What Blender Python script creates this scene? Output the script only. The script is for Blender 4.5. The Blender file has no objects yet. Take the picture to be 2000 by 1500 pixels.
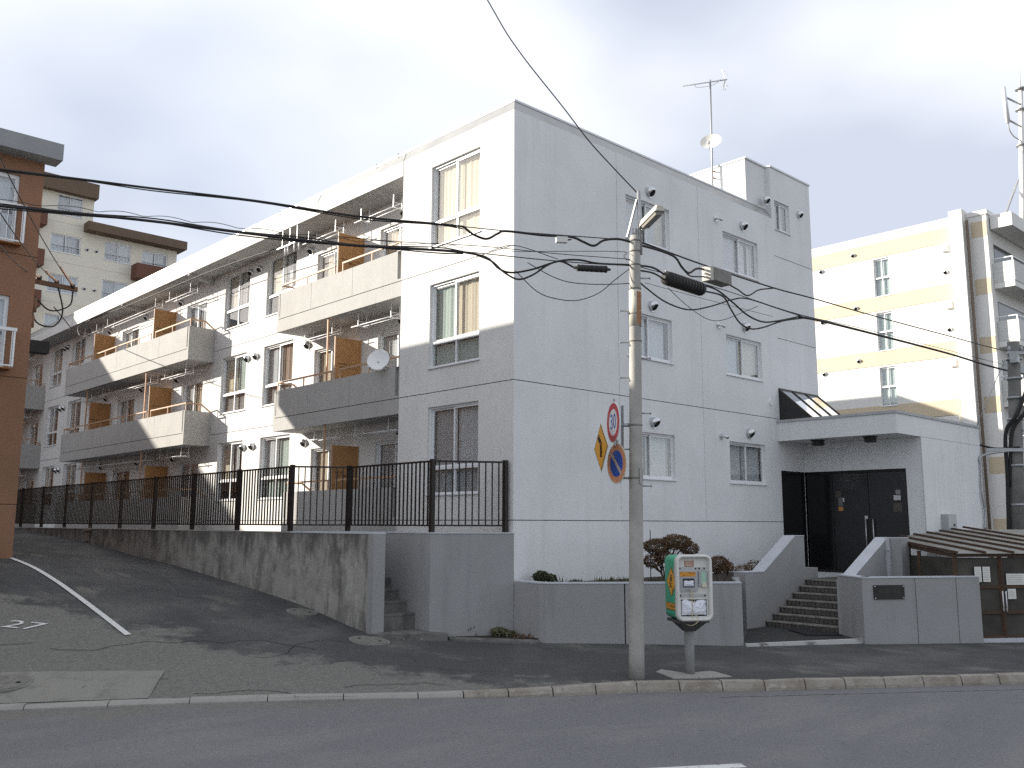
import bpy, math, random
import numpy as np
from mathutils import Vector, Matrix
random.seed(7)
PI = math.pi
SC = bpy.context.scene
COL = SC.collection

# ------------------------------------------------------------------ camera
cam = bpy.data.cameras.new('camera')
cam.sensor_fit = 'HORIZONTAL'; cam.sensor_width = 36.0
cam.lens = 1782.96 / 2000 * 36.0
cam.clip_start = 0.1; cam.clip_end = 3000
camo = bpy.data.objects.new('camera', cam); COL.objects.link(camo)
_R = Vector((0.728503, -0.685037, 0.002687)); _U = Vector((-0.105435, -0.108248, 0.988517)); _F = Vector((0.676880, 0.720421, 0.151086))
M4 = Matrix(((_R.x, _U.x, -_F.x, 0), (_R.y, _U.y, -_F.y, 0), (_R.z, _U.z, -_F.z, 0), (0, 0, 0, 1)))
camo.matrix_world = Matrix.Translation((-12.2127, -12.953, 2.3353)) @ M4
SC.camera = camo

# ------------------------------------------------------------------ sky, sun, exposure
SUN = Vector((0.556, -0.7625, -0.335)).normalized()      # direction the light travels
world = bpy.data.worlds.new('World'); SC.world = world; world.use_nodes = True
nt = world.node_tree; nt.nodes.clear()
def wn(t, **k):
    n = nt.nodes.new(t)
    for a, b in k.items(): setattr(n, a, b)
    return n
sky = wn('ShaderNodeTexSky', sky_type='NISHITA'); sky.sun_disc = False
sky.sun_elevation = math.asin(-SUN.z); sky.sun_rotation = math.atan2(-SUN.x, -SUN.y)
sky.air_density = 1.0; sky.dust_density = 1.5; sky.ozone_density = 1.5
tc = wn('ShaderNodeTexCoord'); mp = wn('ShaderNodeMapping')
mp.inputs['Scale'].default_value = (1.0, 1.0, 1.9); mp.inputs['Location'].default_value = (0.1, 1.6, -8.38)
n1 = wn('ShaderNodeTexNoise'); n1.inputs['Scale'].default_value = 1.7; n1.inputs['Detail'].default_value = 4; n1.inputs['Roughness'].default_value = 0.45
r1 = wn('ShaderNodeValToRGB'); r1.color_ramp.elements[0].position = 0.30; r1.color_ramp.elements[1].position = 0.62
r1.color_ramp.elements[0].color = (0.70, 0.70, 0.70, 1); r1.color_ramp.elements[1].color = (0.95, 0.95, 0.95, 1)
n2 = wn('ShaderNodeTexNoise'); n2.inputs['Scale'].default_value = 2.1; n2.inputs['Detail'].default_value = 3.5; n2.inputs['Roughness'].default_value = 0.42
r2 = wn('ShaderNodeValToRGB'); r2.color_ramp.elements[0].position = 0.38; r2.color_ramp.elements[1].position = 0.66
r2.color_ramp.elements[0].color = (3.45, 3.72, 4.35, 1); r2.color_ramp.elements[1].color = (5.85, 5.98, 6.25, 1)
mx = wn('ShaderNodeMixRGB'); bg = wn('ShaderNodeBackground'); wo = wn('ShaderNodeOutputWorld')
L = nt.links.new
L(tc.outputs['Generated'], mp.inputs['Vector']); L(mp.outputs[0], n1.inputs['Vector']); L(mp.outputs[0], n2.inputs['Vector'])
L(n1.outputs[0], r1.inputs[0]); L(n2.outputs[0], r2.inputs[0])
L(r1.outputs[0], mx.inputs[0]); L(sky.outputs[0], mx.inputs[1]); L(r2.outputs[0], mx.inputs[2])
L(mx.outputs[0], bg.inputs['Color']); bg.inputs['Strength'].default_value = 0.1
L(bg.outputs[0], wo.inputs[0])

sun = bpy.data.lights.new('sun', 'SUN'); sun.energy = 5.0; sun.angle = math.radians(0.6); sun.color = (1.0, 0.93, 0.82)
suno = bpy.data.objects.new('sun', sun); COL.objects.link(suno)
suno.rotation_euler = SUN.to_track_quat('-Z', 'Y').to_euler(); suno.location = (-30, 30, 30)

vs = SC.view_settings
vs.view_transform = 'Standard'; vs.look = 'None'; vs.gamma = 1; vs.use_curve_mapping = False; vs.exposure = 1.02
SC.cycles.use_denoising = False
SC.cycles.max_bounces = 6; SC.cycles.transparent_max_bounces = 12

# ------------------------------------------------------------------ materials
MATS = {}
def mat(name, col, rough=0.8, metal=0.0, var=0.0, vscale=6.0, bump=0.0, bscale=80.0, spec=0.3, layers=None, col2=None, stretch=None, coat=0):
    """plain procedural surface: base colour + noise variation + fine bump + optional extra layers of stains"""
    if name in MATS: return MATS[name]
    m = bpy.data.materials.new(name); m.use_nodes = True; MATS[name] = m
    t = m.node_tree; b = t.nodes['Principled BSDF']
    b.inputs['Roughness'].default_value = rough; b.inputs['Metallic'].default_value = metal
    b.inputs['Specular IOR Level'].default_value = spec
    if coat: b.inputs['Coat Weight'].default_value = coat
    col = tuple(col) + (1,)
    b.inputs['Base Color'].default_value = col
    tcn = t.nodes.new('ShaderNodeTexCoord'); g = t.nodes.new('ShaderNodeNewGeometry')
    vec = g.outputs['Position']
    def noise(scale, detail=4, st=None, rough_=0.55):
        n = t.nodes.new('ShaderNodeTexNoise'); n.inputs['Scale'].default_value = scale; n.inputs['Detail'].default_value = detail; n.inputs['Roughness'].default_value = rough_
        if st:
            p = t.nodes.new('ShaderNodeMapping'); p.inputs['Scale'].default_value = st
            t.links.new(vec, p.inputs['Vector']); t.links.new(p.outputs[0], n.inputs['Vector'])
        else: t.links.new(vec, n.inputs['Vector'])
        return n
    def ramp(src, a, b_):
        r = t.nodes.new('ShaderNodeMapRange'); r.inputs['From Min'].default_value = a; r.inputs['From Max'].default_value = b_
        t.links.new(src, r.inputs['Value']); return r.outputs[0]
    cur = None
    if var or col2:
        n = noise(vscale, 5, stretch)
        mixn = t.nodes.new('ShaderNodeMixRGB')
        c2 = tuple(col2) + (1,) if col2 else tuple(c * (1 - var) for c in col[:3]) + (1,)
        mixn.inputs[1].default_value = col; mixn.inputs[2].default_value = c2
        t.links.new(ramp(n.outputs[0], 0.35, 0.65), mixn.inputs[0]); cur = mixn.outputs[0]
    for (lc, sc_, lo, hi, st, amt) in (layers or []):
        n = noise(sc_, 6, st, 0.62)
        f = ramp(n.outputs[0], lo, hi)
        mu = t.nodes.new('ShaderNodeMath'); mu.operation = 'MULTIPLY'; mu.inputs[1].default_value = amt; t.links.new(f, mu.inputs[0])
        mixn = t.nodes.new('ShaderNodeMixRGB'); mixn.inputs[2].default_value = tuple(lc) + (1,)
        if cur: t.links.new(cur, mixn.inputs[1])
        else: mixn.inputs[1].default_value = col
        t.links.new(mu.outputs[0], mixn.inputs[0]); cur = mixn.outputs[0]
    if cur: t.links.new(cur, b.inputs['Base Color'])
    if bump:
        n = noise(bscale, 3); bp = t.nodes.new('ShaderNodeBump'); bp.inputs['Strength'].default_value = bump; bp.inputs['Distance'].default_value = 0.02
        t.links.new(n.outputs[0], bp.inputs['Height']); t.links.new(bp.outputs[0], b.inputs['Normal'])
    return m

def glass_mat(name, tint=(0.96, 0.97, 0.97), refl=0.5):
    m = bpy.data.materials.new(name); m.use_nodes = True; t = m.node_tree; t.nodes.clear()
    o = t.nodes.new('ShaderNodeOutputMaterial'); tr = t.nodes.new('ShaderNodeBsdfTransparent'); gl = t.nodes.new('ShaderNodeBsdfGlossy'); mixs = t.nodes.new('ShaderNodeMixShader')
    lw = t.nodes.new('ShaderNodeLayerWeight'); lw.inputs['Blend'].default_value = 0.5
    fr = t.nodes.new('ShaderNodeMath'); fr.operation = 'POWER'; fr.inputs[1].default_value = 4.0; t.links.new(lw.outputs['Facing'], fr.inputs[0])
    tr.inputs[0].default_value = tint + (1,); gl.inputs[0].default_value = (1, 1, 1, 1); gl.inputs['Roughness'].default_value = 0.01
    mu = t.nodes.new('ShaderNodeMath'); mu.operation = 'MULTIPLY_ADD'; mu.inputs[1].default_value = 0.9; mu.inputs[2].default_value = 0.07 + 0.06 * refl; mu.use_clamp = True
    t.links.new(fr.outputs[0], mu.inputs[0]); t.links.new(mu.outputs[0], mixs.inputs[0]); t.links.new(tr.outputs[0], mixs.inputs[1]); t.links.new(gl.outputs[0], mixs.inputs[2]); t.links.new(mixs.outputs[0], o.inputs[0])
    return m

STUCCO = mat('stucco_pale_grey', (0.745, 0.752, 0.755), 0.9, var=0.09, vscale=0.7, bump=0.35, bscale=45, spec=0.15, layers=[((0.66, 0.67, 0.69), 9, 0.5, 0.75, None, 0.5), ((0.58, 0.58, 0.575), 1.3, 0.54, 0.74, (3, 3, 0.2), 0.5)])
BALC = mat('aged_grey_balcony_coating', (0.42, 0.415, 0.40), 0.92, var=0.08, vscale=1.5, bump=0.45, bscale=38, spec=0.15, layers=[((0.34, 0.32, 0.28), 9, 0.54, 0.72, (1, 1, 0.6), 0.5), ((0.50, 0.44, 0.34), 22, 0.58, 0.68, None, 0.5), ((0.30, 0.29, 0.27), 2.4, 0.58, 0.74, (3, 3, 0.3), 0.5)])
STUCCO_W = mat('stucco_stained_white', (0.70, 0.695, 0.675), 0.9, var=0.08, vscale=0.9, bump=0.45, bscale=38, spec=0.15, layers=[((0.50, 0.47, 0.42), 7, 0.56, 0.78, (1, 1, 0.6), 0.45), ((0.52, 0.46, 0.37), 26, 0.60, 0.72, None, 0.4), ((0.48, 0.46, 0.43), 2.4, 0.60, 0.74, (3, 3, 0.35), 0.4)])
GREYPAINT = mat('grey_wall_paint', (0.325, 0.325, 0.322), 0.9, var=0.07, vscale=1.1, bump=0.35, bscale=50, spec=0.15, layers=[((0.20, 0.202, 0.204), 1.2, 0.55, 0.75, (3, 3, 0.3), 0.45)])
JOINT = mat('joint_sealant', (0.12, 0.12, 0.12), 0.9)  # plain dark sealant colour shared by the wall joints
ROOFMET = mat('grey_parapet_flashing', (0.42, 0.43, 0.44), 0.55, var=0.1, vscale=3, bump=0.1, bscale=30)
COPING = mat('pale_coping_metal', (0.62, 0.63, 0.64), 0.4, 0.2)
SOFFIT = mat('soffit_grey', (0.40, 0.40, 0.40), 0.9, var=0.12, vscale=2, bump=0.2)
ALU = mat('white_aluminium_sash', (0.72, 0.73, 0.74), 0.35, 0.0, spec=0.5)
ALUG = mat('grey_aluminium', (0.45, 0.46, 0.47), 0.35, 0.5)
GLASS = glass_mat('window_glass')
DARKGLASS = glass_mat('smoked_door_glass', (0.02, 0.02, 0.02), 0.1)
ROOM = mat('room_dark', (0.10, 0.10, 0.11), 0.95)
CURT = {k: mat('curtain_' + k, c, 0.95, var=0.08, vscale=20, stretch=(8, 8, 0.3)) for k, c in dict(white=(0.60, 0.61, 0.62), lace=(0.52, 0.54, 0.56), tan=(0.50, 0.43, 0.34), beige=(0.60, 0.54, 0.44), green=(0.45, 0.52, 0.49), brown=(0.32, 0.25, 0.20), grey=(0.40, 0.41, 0.42), dim=(0.27, 0.26, 0.25), cream=(0.62, 0.55, 0.42)).items()}
RAIL = mat('tan_painted_rail', (0.50, 0.32, 0.20), 0.55, var=0.15, vscale=10)
PANEL = mat('ochre_divider_board', (0.42, 0.22, 0.09), 0.75, var=0.15, vscale=3, bump=0.1)
INK = mat('dark_ink', (0.03, 0.025, 0.02), 0.8)
STEEL = mat('galvanised_steel', (0.42, 0.43, 0.44), 0.45, 0.6, var=0.2, vscale=15)
STAIN = mat('stainless_hood', (0.62, 0.63, 0.64), 0.25, 0.85)
BLACK = mat('black_rubber', (0.028, 0.027, 0.027), 0.6)
BLACKH = mat('black_hole', (0.008, 0.008, 0.008), 0.95)
FENCE = mat('dark_brown_fence_paint', (0.022, 0.015, 0.012), 0.45, var=0.4, vscale=12, spec=0.4)
CONC = mat('concrete_pole', (0.40, 0.39, 0.36), 0.9, var=0.2, vscale=3.5, bump=0.3, bscale=60, layers=[((0.26, 0.25, 0.235), 5, 0.54, 0.74, (2, 2, 0.35), 0.5), ((0.46, 0.45, 0.42), 14, 0.6, 0.75, None, 0.5)])
OLDCONC = mat('stained_old_concrete', (0.34, 0.33, 0.30), 0.95, bump=0.6, bscale=14, layers=[
    ((0.13, 0.125, 0.115), 1.6, 0.45, 0.68, (1, 1, 1.0), 0.85), ((0.34, 0.33, 0.30), 2.6, 0.52, 0.60, None, 0.75),
    ((0.085, 0.082, 0.076), 2.0, 0.52, 0.68, (1.7, 1.7, 0.5), 0.7), ((0.40, 0.39, 0.36), 1.9, 0.55, 0.62, (1, 1, 0.85), 0.75), ((0.46, 0.45, 0.42), 4.5, 0.62, 0.67, (1, 1, 0.8), 0.8), ((0.24, 0.17, 0.13), 1.1, 0.64, 0.75, None, 0.5)])
STEPC = mat('weathered_step_concrete', (0.17, 0.165, 0.155), 0.95, bump=0.5, bscale=30, layers=[((0.08, 0.078, 0.074), 4, 0.45, 0.65, (1, 1, 0.5), 0.8), ((0.34, 0.33, 0.31), 9, 0.62, 0.70, None, 0.7)])
KERB = mat('worn_kerb_concrete', (0.30, 0.275, 0.235), 0.95, bump=0.7, bscale=25, layers=[((0.20, 0.17, 0.14), 3, 0.45, 0.65, None, 0.8), ((0.42, 0.40, 0.36), 8, 0.55, 0.66, None, 0.7), ((0.10, 0.095, 0.09), 16, 0.60, 0.70, None, 0.7)])
KERBW = mat('pale_kerb_concrete', (0.31, 0.30, 0.275), 0.95, bump=0.5, bscale=25, layers=[((0.26, 0.25, 0.23), 4, 0.5, 0.7, None, 0.8)])
IRON = mat('cast_manhole_cover', (0.22, 0.21, 0.19), 0.85, 0.1, var=0.3, vscale=14, bump=0.5, bscale=60)
WPAINT = mat('worn_white_road_paint', (0.62, 0.62, 0.60), 0.85, layers=[((0.12, 0.12, 0.12), 16, 0.60, 0.68, None, 0.9)])
RUST = mat('rusty_brown_steel', (0.085, 0.055, 0.038), 0.8, 0.2, bump=0.3, bscale=50, layers=[((0.17, 0.075, 0.035), 8, 0.55, 0.68, None, 0.7)])
TIN = mat('grey_tin_roof', (0.30, 0.29, 0.26), 0.6, 0.3, var=0.3, vscale=5, bump=0.2, layers=[((0.20, 0.12, 0.08), 4, 0.62, 0.72, None, 0.7)])
MESHP = mat('dusty_mesh_panel', (0.075, 0.07, 0.06), 0.8, var=0.4, vscale=3)
PAPER = mat('white_notice_paper', (0.72, 0.71, 0.66), 0.8, var=0.1, vscale=20)
BROWNW = mat('brown_stucco', (0.28, 0.155, 0.100), 0.95, var=0.12, vscale=0.8, bump=0.5, bscale=30, spec=0.1)
BROWNJ = mat('brown_joint', (0.10, 0.06, 0.045), 0.95)
CREAM = mat('cream_wall', (0.71, 0.68, 0.58), 0.9, var=0.04, vscale=1, bump=0.15, spec=0.15)
CREAMW = mat('white_wall', (0.74, 0.73, 0.70), 0.9, var=0.04, vscale=1, bump=0.15, spec=0.15)
BAND = mat('yellow_beige_band', (0.60, 0.51, 0.37), 0.9, var=0.05, vscale=1, bump=0.15, spec=0.15)
DKBROWN = mat('dark_brown_eave', (0.14, 0.10, 0.07), 0.8, var=0.1, vscale=2)
REDBR = mat('red_brown_balcony', (0.14, 0.065, 0.045), 0.8)
WHITE = mat('white_enamel', (0.74, 0.75, 0.76), 0.35, spec=0.5)
PLASTW = mat('off_white_plastic', (0.66, 0.66, 0.62), 0.45, var=0.06, vscale=6, spec=0.4, layers=[((0.45, 0.43, 0.38), 10, 0.6, 0.75, None, 0.4)])
PLASTG = mat('grey_plastic', (0.36, 0.37, 0.38), 0.5)
GREEN = mat('green_box_paint', (0.075, 0.40, 0.24), 0.5, var=0.12, vscale=5, spec=0.4)
ORANGE = mat('orange_sign', (0.72, 0.33, 0.04), 0.5, var=0.1, vscale=14, spec=0.4)
SIGNY = mat('yellow_orange_sign', (0.76, 0.37, 0.03), 0.45, var=0.08, vscale=12, spec=0.4)
SIGNR = mat('sign_red', (0.50, 0.045, 0.06), 0.4, spec=0.4)
SIGNFADE = mat('faded_red_ring', (0.66, 0.30, 0.17), 0.5, layers=[((0.52, 0.08, 0.07), 16, 0.60, 0.68, None, 0.8)])
SIGNB = mat('sign_blue', (0.02, 0.10, 0.48), 0.4, spec=0.4)
SIGNW = mat('sign_white', (0.72, 0.73, 0.74), 0.4, spec=0.4)
BAG = mat('white_plastic_bag', (0.72, 0.74, 0.80), 0.4, bump=0.6, bscale=18, spec=0.5)
TWINE = mat('beige_twine', (0.55, 0.47, 0.30), 0.8)
SOIL = mat('dark_planter_soil', (0.06, 0.045, 0.035), 1.0, var=0.5, vscale=12, bump=1.0, bscale=40)
def leafmat(name, a, b, c):
    m = mat(name, a, 0.7, spec=0.25, col2=b, vscale=9, layers=[(c, 23, 0.5, 0.62, None, 0.7)]); return m
LEAFR = leafmat('rusty_evergreen_leaf', (0.14, 0.082, 0.048), (0.075, 0.07, 0.032), (0.24, 0.12, 0.085))
LEAFG = leafmat('dark_green_leaf', (0.035, 0.05, 0.02), (0.06, 0.07, 0.03), (0.10, 0.09, 0.045))
LEAFY = leafmat('dry_pale_leaf', (0.14, 0.14, 0.08), (0.08, 0.10, 0.05), (0.22, 0.19, 0.12))
BARK = mat('grey_bark', (0.10, 0.08, 0.065), 0.95, var=0.3, vscale=15, bump=0.6)
TILE = mat('grey_brown_step_tile', (0.13, 0.12, 0.107), 0.6, var=0.45, vscale=16, bump=0.2, spec=0.4)
GROUT = mat('dark_grout', (0.045, 0.042, 0.04), 0.95)
RUBBERMAT = mat('dark_entrance_mat', (0.03, 0.03, 0.032), 0.9, bump=0.6, bscale=120)

def asphalt(name, base, layers, b=0.55, speck=0.5):
    c = tuple(min(1, x * 1.9) for x in base); d = tuple(x * 0.45 for x in base)
    return mat(name, base, 0.93, var=0.16, vscale=30, bump=b, bscale=90, spec=0.25, layers=layers + [(c, 30, 0.58, 0.66, None, speck), (d, 24, 0.58, 0.66, None, speck)])
ROADM = asphalt('road_asphalt', (0.185, 0.184, 0.187), [((0.225, 0.22, 0.213), 0.35, 0.48, 0.62, (1, 2.5, 1), 0.5), ((0.15, 0.15, 0.153), 0.8, 0.55, 0.72, None, 0.5)])
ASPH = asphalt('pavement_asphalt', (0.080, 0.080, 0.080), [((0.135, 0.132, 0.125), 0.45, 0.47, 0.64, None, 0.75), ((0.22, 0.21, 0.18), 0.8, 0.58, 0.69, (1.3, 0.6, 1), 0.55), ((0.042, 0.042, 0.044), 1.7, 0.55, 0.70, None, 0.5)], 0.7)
OLDASPH = asphalt('old_grey_apron', (0.19, 0.185, 0.17), [((0.12, 0.118, 0.11), 0.9, 0.48, 0.66, None, 0.7), ((0.26, 0.22, 0.18), 2.2, 0.58, 0.70, None, 0.5)], 0.7)
FARG = mat('far_ground', (0.16, 0.16, 0.15), 0.95, var=0.3, vscale=0.3)

# ------------------------------------------------------------------ mesh helpers
class MB:
    def __init__(s): s.v = []; s.f = []; s.m = []; s.sm = []
    def add(s, vs_, fs, mi=0, smooth=False):
        o = len(s.v); s.v += [tuple(p) for p in vs_]
        for f in fs: s.f.append(tuple(i + o for i in f)); s.m.append(mi); s.sm.append(smooth)
        return s
    def box(s, x0, x1, y0, y1, z0, z1, mi=0):
        return s.add([(x0, y0, z0), (x1, y0, z0), (x1, y1, z0), (x0, y1, z0), (x0, y0, z1), (x1, y0, z1), (x1, y1, z1), (x0, y1, z1)],
                     [(0, 3, 2, 1), (4, 5, 6, 7), (0, 1, 5, 4), (1, 2, 6, 5), (2, 3, 7, 6), (3, 0, 4, 7)], mi)
    def prism(s, poly, z0, z1, mi=0):
        """vertical prism over a 2D polygon; z0/z1 numbers or per-vertex lists"""
        n = len(poly); a = z0 if isinstance(z0, (list, tuple)) else [z0] * n; b = z1 if isinstance(z1, (list, tuple)) else [z1] * n
        vs_ = [(p[0], p[1], a[i]) for i, p in enumerate(poly)] + [(p[0], p[1], b[i]) for i, p in enumerate(poly)]
        ar = sum(poly[i][0] * poly[(i + 1) % n][1] - poly[(i + 1) % n][0] * poly[i][1] for i in range(n))
        idx = list(range(n)) if ar > 0 else list(range(n))[::-1]
        fs = [tuple(idx[::-1]), tuple(i + n for i in idx)]
        for k in range(n):
            i, j = idx[k], idx[(k + 1) % n]; fs.append((i, j, j + n, i + n))
        return s.add(vs_, fs, mi)
    def extr(s, prof, axis, a, b, mi=0):
        """extrude a closed profile of (p,q) along axis 'x' (p=y,q=z) or 'y' (p=x,q=z)"""
        n = len(prof)
        if axis == 'x': A = [(a, p, q) for p, q in prof]; B = [(b, p, q) for p, q in prof]
        else: A = [(p, a, q) for p, q in prof]; B = [(p, b, q) for p, q in prof]
        fs = [tuple(range(n)), tuple(range(2 * n - 1, n - 1, -1))] + [(i, i + n, (i + 1) % n + n, (i + 1) % n) for i in range(n)]
        return s.add(A + B, fs, mi)
    def tube(s, pts, r, n=6, mi=0, cap=True, smooth=True):
        pts = [Vector(p) for p in pts]; rs = r if isinstance(r, (list, tuple)) else [r] * len(pts)
        vs_ = []; up = None
        for i, p in enumerate(pts):
            t = (pts[min(i + 1, len(pts) - 1)] - pts[max(i - 1, 0)]).normalized()
            if up is None: up = Vector((0, 0, 1)) if abs(t.z) < 0.9 else Vector((1, 0, 0))
            a = t.cross(up).normalized(); b = a.cross(t).normalized(); up = b
            for k in range(n):
                q = 2 * PI * k / n; vs_.append(p + (a * math.cos(q) + b * math.sin(q)) * rs[i])
        fs = []
        for i in range(len(pts) - 1):
            for k in range(n):
                fs.append((i * n + k, i * n + (k + 1) % n, (i + 1) * n + (k + 1) % n, (i + 1) * n + k))
        s.add(vs_, fs, mi, smooth)
        if cap:
            o = len(s.v) - len(vs_)
            s.f.append(tuple(o + k for k in range(n))[::-1]); s.m.append(mi); s.sm.append(False)
            s.f.append(tuple(o + (len(pts) - 1) * n + k for k in range(n))); s.m.append(mi); s.sm.append(False)
        return s
    def bar(s, p, q, w, h=None, mi=0):
        """square-section bar between two points"""
        p = Vector(p); q = Vector(q); h = h or w; t = (q - p).normalized()
        up = Vector((0, 0, 1)) if abs(t.z) < 0.95 else Vector((0, 1, 0))
        a = t.cross(up).normalized() * w / 2; b = a.cross(t).normalized() * h / 2
        vs_ = [p - a - b, p + a - b, p + a + b, p - a + b, q - a - b, q + a - b, q + a + b, q - a + b]
        return s.add(vs_, [(0, 3, 2, 1), (4, 5, 6, 7), (0, 1, 5, 4), (1, 2, 6, 5), (2, 3, 7, 6), (3, 0, 4, 7)], mi)
    def disc(s, c, r, nrm, n=28, mi=0, th=0.0, r2=None):
        c = Vector(c); nrm = Vector(nrm).normalized(); a = nrm.orthogonal().normalized(); b = nrm.cross(a)
        rr = r2 or r
        ring = lambda off, rad: [c + nrm * off + (a * math.cos(2 * PI * k / n) + b * math.sin(2 * PI * k / n)) * rad for k in range(n)]
        if th: return s.add(ring(0, r) + ring(th, rr), [tuple(range(n))[::-1], tuple(range(n, 2 * n))] + [(k, (k + 1) % n, (k + 1) % n + n, k + n) for k in range(n)], mi)
        return s.add(ring(0, r), [tuple(range(n))], mi)
    def mesh(s, name, mats):
        me = bpy.data.meshes.new(name); me.from_pydata(s.v, [], s.f)
        for m in (mats if isinstance(mats, (list, tuple)) else [mats]): me.materials.append(m)
        me.polygons.foreach_set('material_index', s.m); me.polygons.foreach_set('use_smooth', s.sm); me.update()
        return me
def catmull(pts, n=8):
    P = [Vector(p) for p in pts]; P = [P[0] * 2 - P[1]] + P + [P[-1] * 2 - P[-2]]; out = []
    for i in range(1, len(P) - 2):
        for k in range(n):
            t = k / n
            out.append(0.5 * ((2 * P[i]) + (P[i + 1] - P[i - 1]) * t + (2 * P[i - 1] - 5 * P[i] + 4 * P[i + 1] - P[i + 2]) * t * t + (3 * P[i] - P[i - 1] - 3 * P[i + 1] + P[i + 2]) * t ** 3))
    return out + [P[-2]]
def link(name, me, parent=None, loc=None, rz=None, local=False):
    """world-space mesh under a thing; local=True: coordinates already relative to the parent"""
    o = bpy.data.objects.new(name, me); COL.objects.link(o)
    if loc is not None: o.location = loc
    if rz is not None: o.rotation_euler = (0, 0, rz)
    if parent is not None:
        o.parent = parent
        if not local: o.matrix_parent_inverse = Matrix.Translation(-Vector(parent.location))
    return o
def obj(name, mb, mats, parent=None, **k): return link(name, mb.mesh(name, mats), parent, **k)
def tag(o, label=None, cat=None, group=None, kind=None):
    for k, v in (('label', label), ('category', cat), ('group', group), ('kind', kind)):
        if v: o[k] = v
    return o
def thing(name, label, cat, loc=(0, 0, 0), rz=0, group=None):
    o = bpy.data.objects.new(name, None); COL.objects.link(o); o.location = loc; o.rotation_euler = (0, 0, rz); o.empty_display_size = 0.2
    return tag(o, label, cat, group)
def text_mb(body, size, mi=0, align='CENTER', ext=0.0):
    """text as flat mesh in the local xz plane facing -y"""
    c = bpy.data.curves.new('txt', 'FONT'); c.body = body; c.size = size; c.align_x = align; c.align_y = 'CENTER'; c.extrude = ext; c.resolution_u = 2
    o = bpy.data.objects.new('txt', c); COL.objects.link(o)
    dg = bpy.context.evaluated_depsgraph_get(); me = bpy.data.meshes.new_from_object(o.evaluated_get(dg))
    mb = MB(); mb.add([(v.co.x, -v.co.z, v.co.y) for v in me.vertices], [tuple(p.vertices) for p in me.polygons], mi)
    bpy.data.objects.remove(o); bpy.data.curves.remove(c); bpy.data.meshes.remove(me); return mb
def shift(mb, d):
    mb.v = [(a + d[0], b + d[1], c + d[2]) for a, b, c in mb.v]; return mb
def relief(u0, u1, z0, z1, holes, mb=None, mi=0, mj=0):
    """wall sheet in local x/z (y = depth inwards) with recessed cells; hole = (u0,u1,z0,z1,depth,has_back)"""
    mb = mb or MB()
    us = sorted({u0, u1} | {min(max(h[i], u0), u1) for h in holes for i in (0, 1)}); zs = sorted({z0, z1} | {min(max(h[i], z0), z1) for h in holes for i in (2, 3)})
    D = {}
    for i in range(len(us) - 1):
        for j in range(len(zs) - 1):
            cu = (us[i] + us[i + 1]) / 2; cz = (zs[j] + zs[j + 1]) / 2; d = (0, True)
            for h in holes:
                if h[0] < cu < h[1] and h[2] < cz < h[3] and h[4] > d[0]: d = (h[4], h[5])
            D[i, j] = d
            if d[1]: mb.add([(us[i], d[0], zs[j]), (us[i + 1], d[0], zs[j]), (us[i + 1], d[0], zs[j + 1]), (us[i], d[0], zs[j + 1])], [(0, 1, 2, 3)], mj if 0 < d[0] < 0.03 else mi)
    for (i, j), d in D.items():
        for (a, b) in ((i + 1, j), (i, j + 1)):
            if (a, b) in D and D[a, b][0] != d[0]:
                p, q = d[0], D[a, b][0]
                if b == j: mb.add([(us[a], p, zs[j]), (us[a], q, zs[j]), (us[a], q, zs[j + 1]), (us[a], p, zs[j + 1])], [(0, 1, 2, 3)], mi)
                else: mb.add([(us[i], p, zs[b]), (us[i + 1], p, zs[b]), (us[i + 1], q, zs[b]), (us[i], q, zs[b])], [(0, 1, 2, 3)], mi)
    return mb
RZL = -PI / 2      # facades that face -X: local x runs towards -Y, local y inwards

# ------------------------------------------------------------------ windows (local: x right, y inwards, z up; origin lower left corner of the opening)
CACHE = {}
def cached(key, fn):
    if key not in CACHE: CACHE[key] = fn()
    return CACHE[key]
def rect_frame(x0, x1, z0, z1, t, y0, y1, mb=None):
    mb = mb or MB()
    mb.box(x0, x1, y0, y1, z0, z0 + t); mb.box(x0, x1, y0, y1, z1 - t, z1)
    mb.box(x0, x0 + t, y0, y1, z0 + t, z1 - t); mb.box(x1 - t, x1, y0, y1, z0 + t, z1 - t); return mb
def curtain_mb(x0, x1, z0, z1, y, seed, amp=0.011):
    rr = random.Random(seed); n = max(8, int((x1 - x0) / 0.035)); vs_ = []; ph = rr.random() * 6
    fr = rr.uniform(38, 60)
    for i in range(n + 1):
        x = x0 + (x1 - x0) * i / n; d = y + amp * math.sin(fr * x + ph + 2.0 * math.sin(3.1 * x + ph)) + amp * 0.8 * math.sin(fr * 0.37 * x + 1.3 * ph)
        vs_ += [(x, d, z0), (x, d * 1.0 + 0.004, z1)]
    mb = MB(); mb.add(vs_, [(2 * i, 2 * i + 2, 2 * i + 3, 2 * i + 1) for i in range(n)], 0, True); return mb
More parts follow.
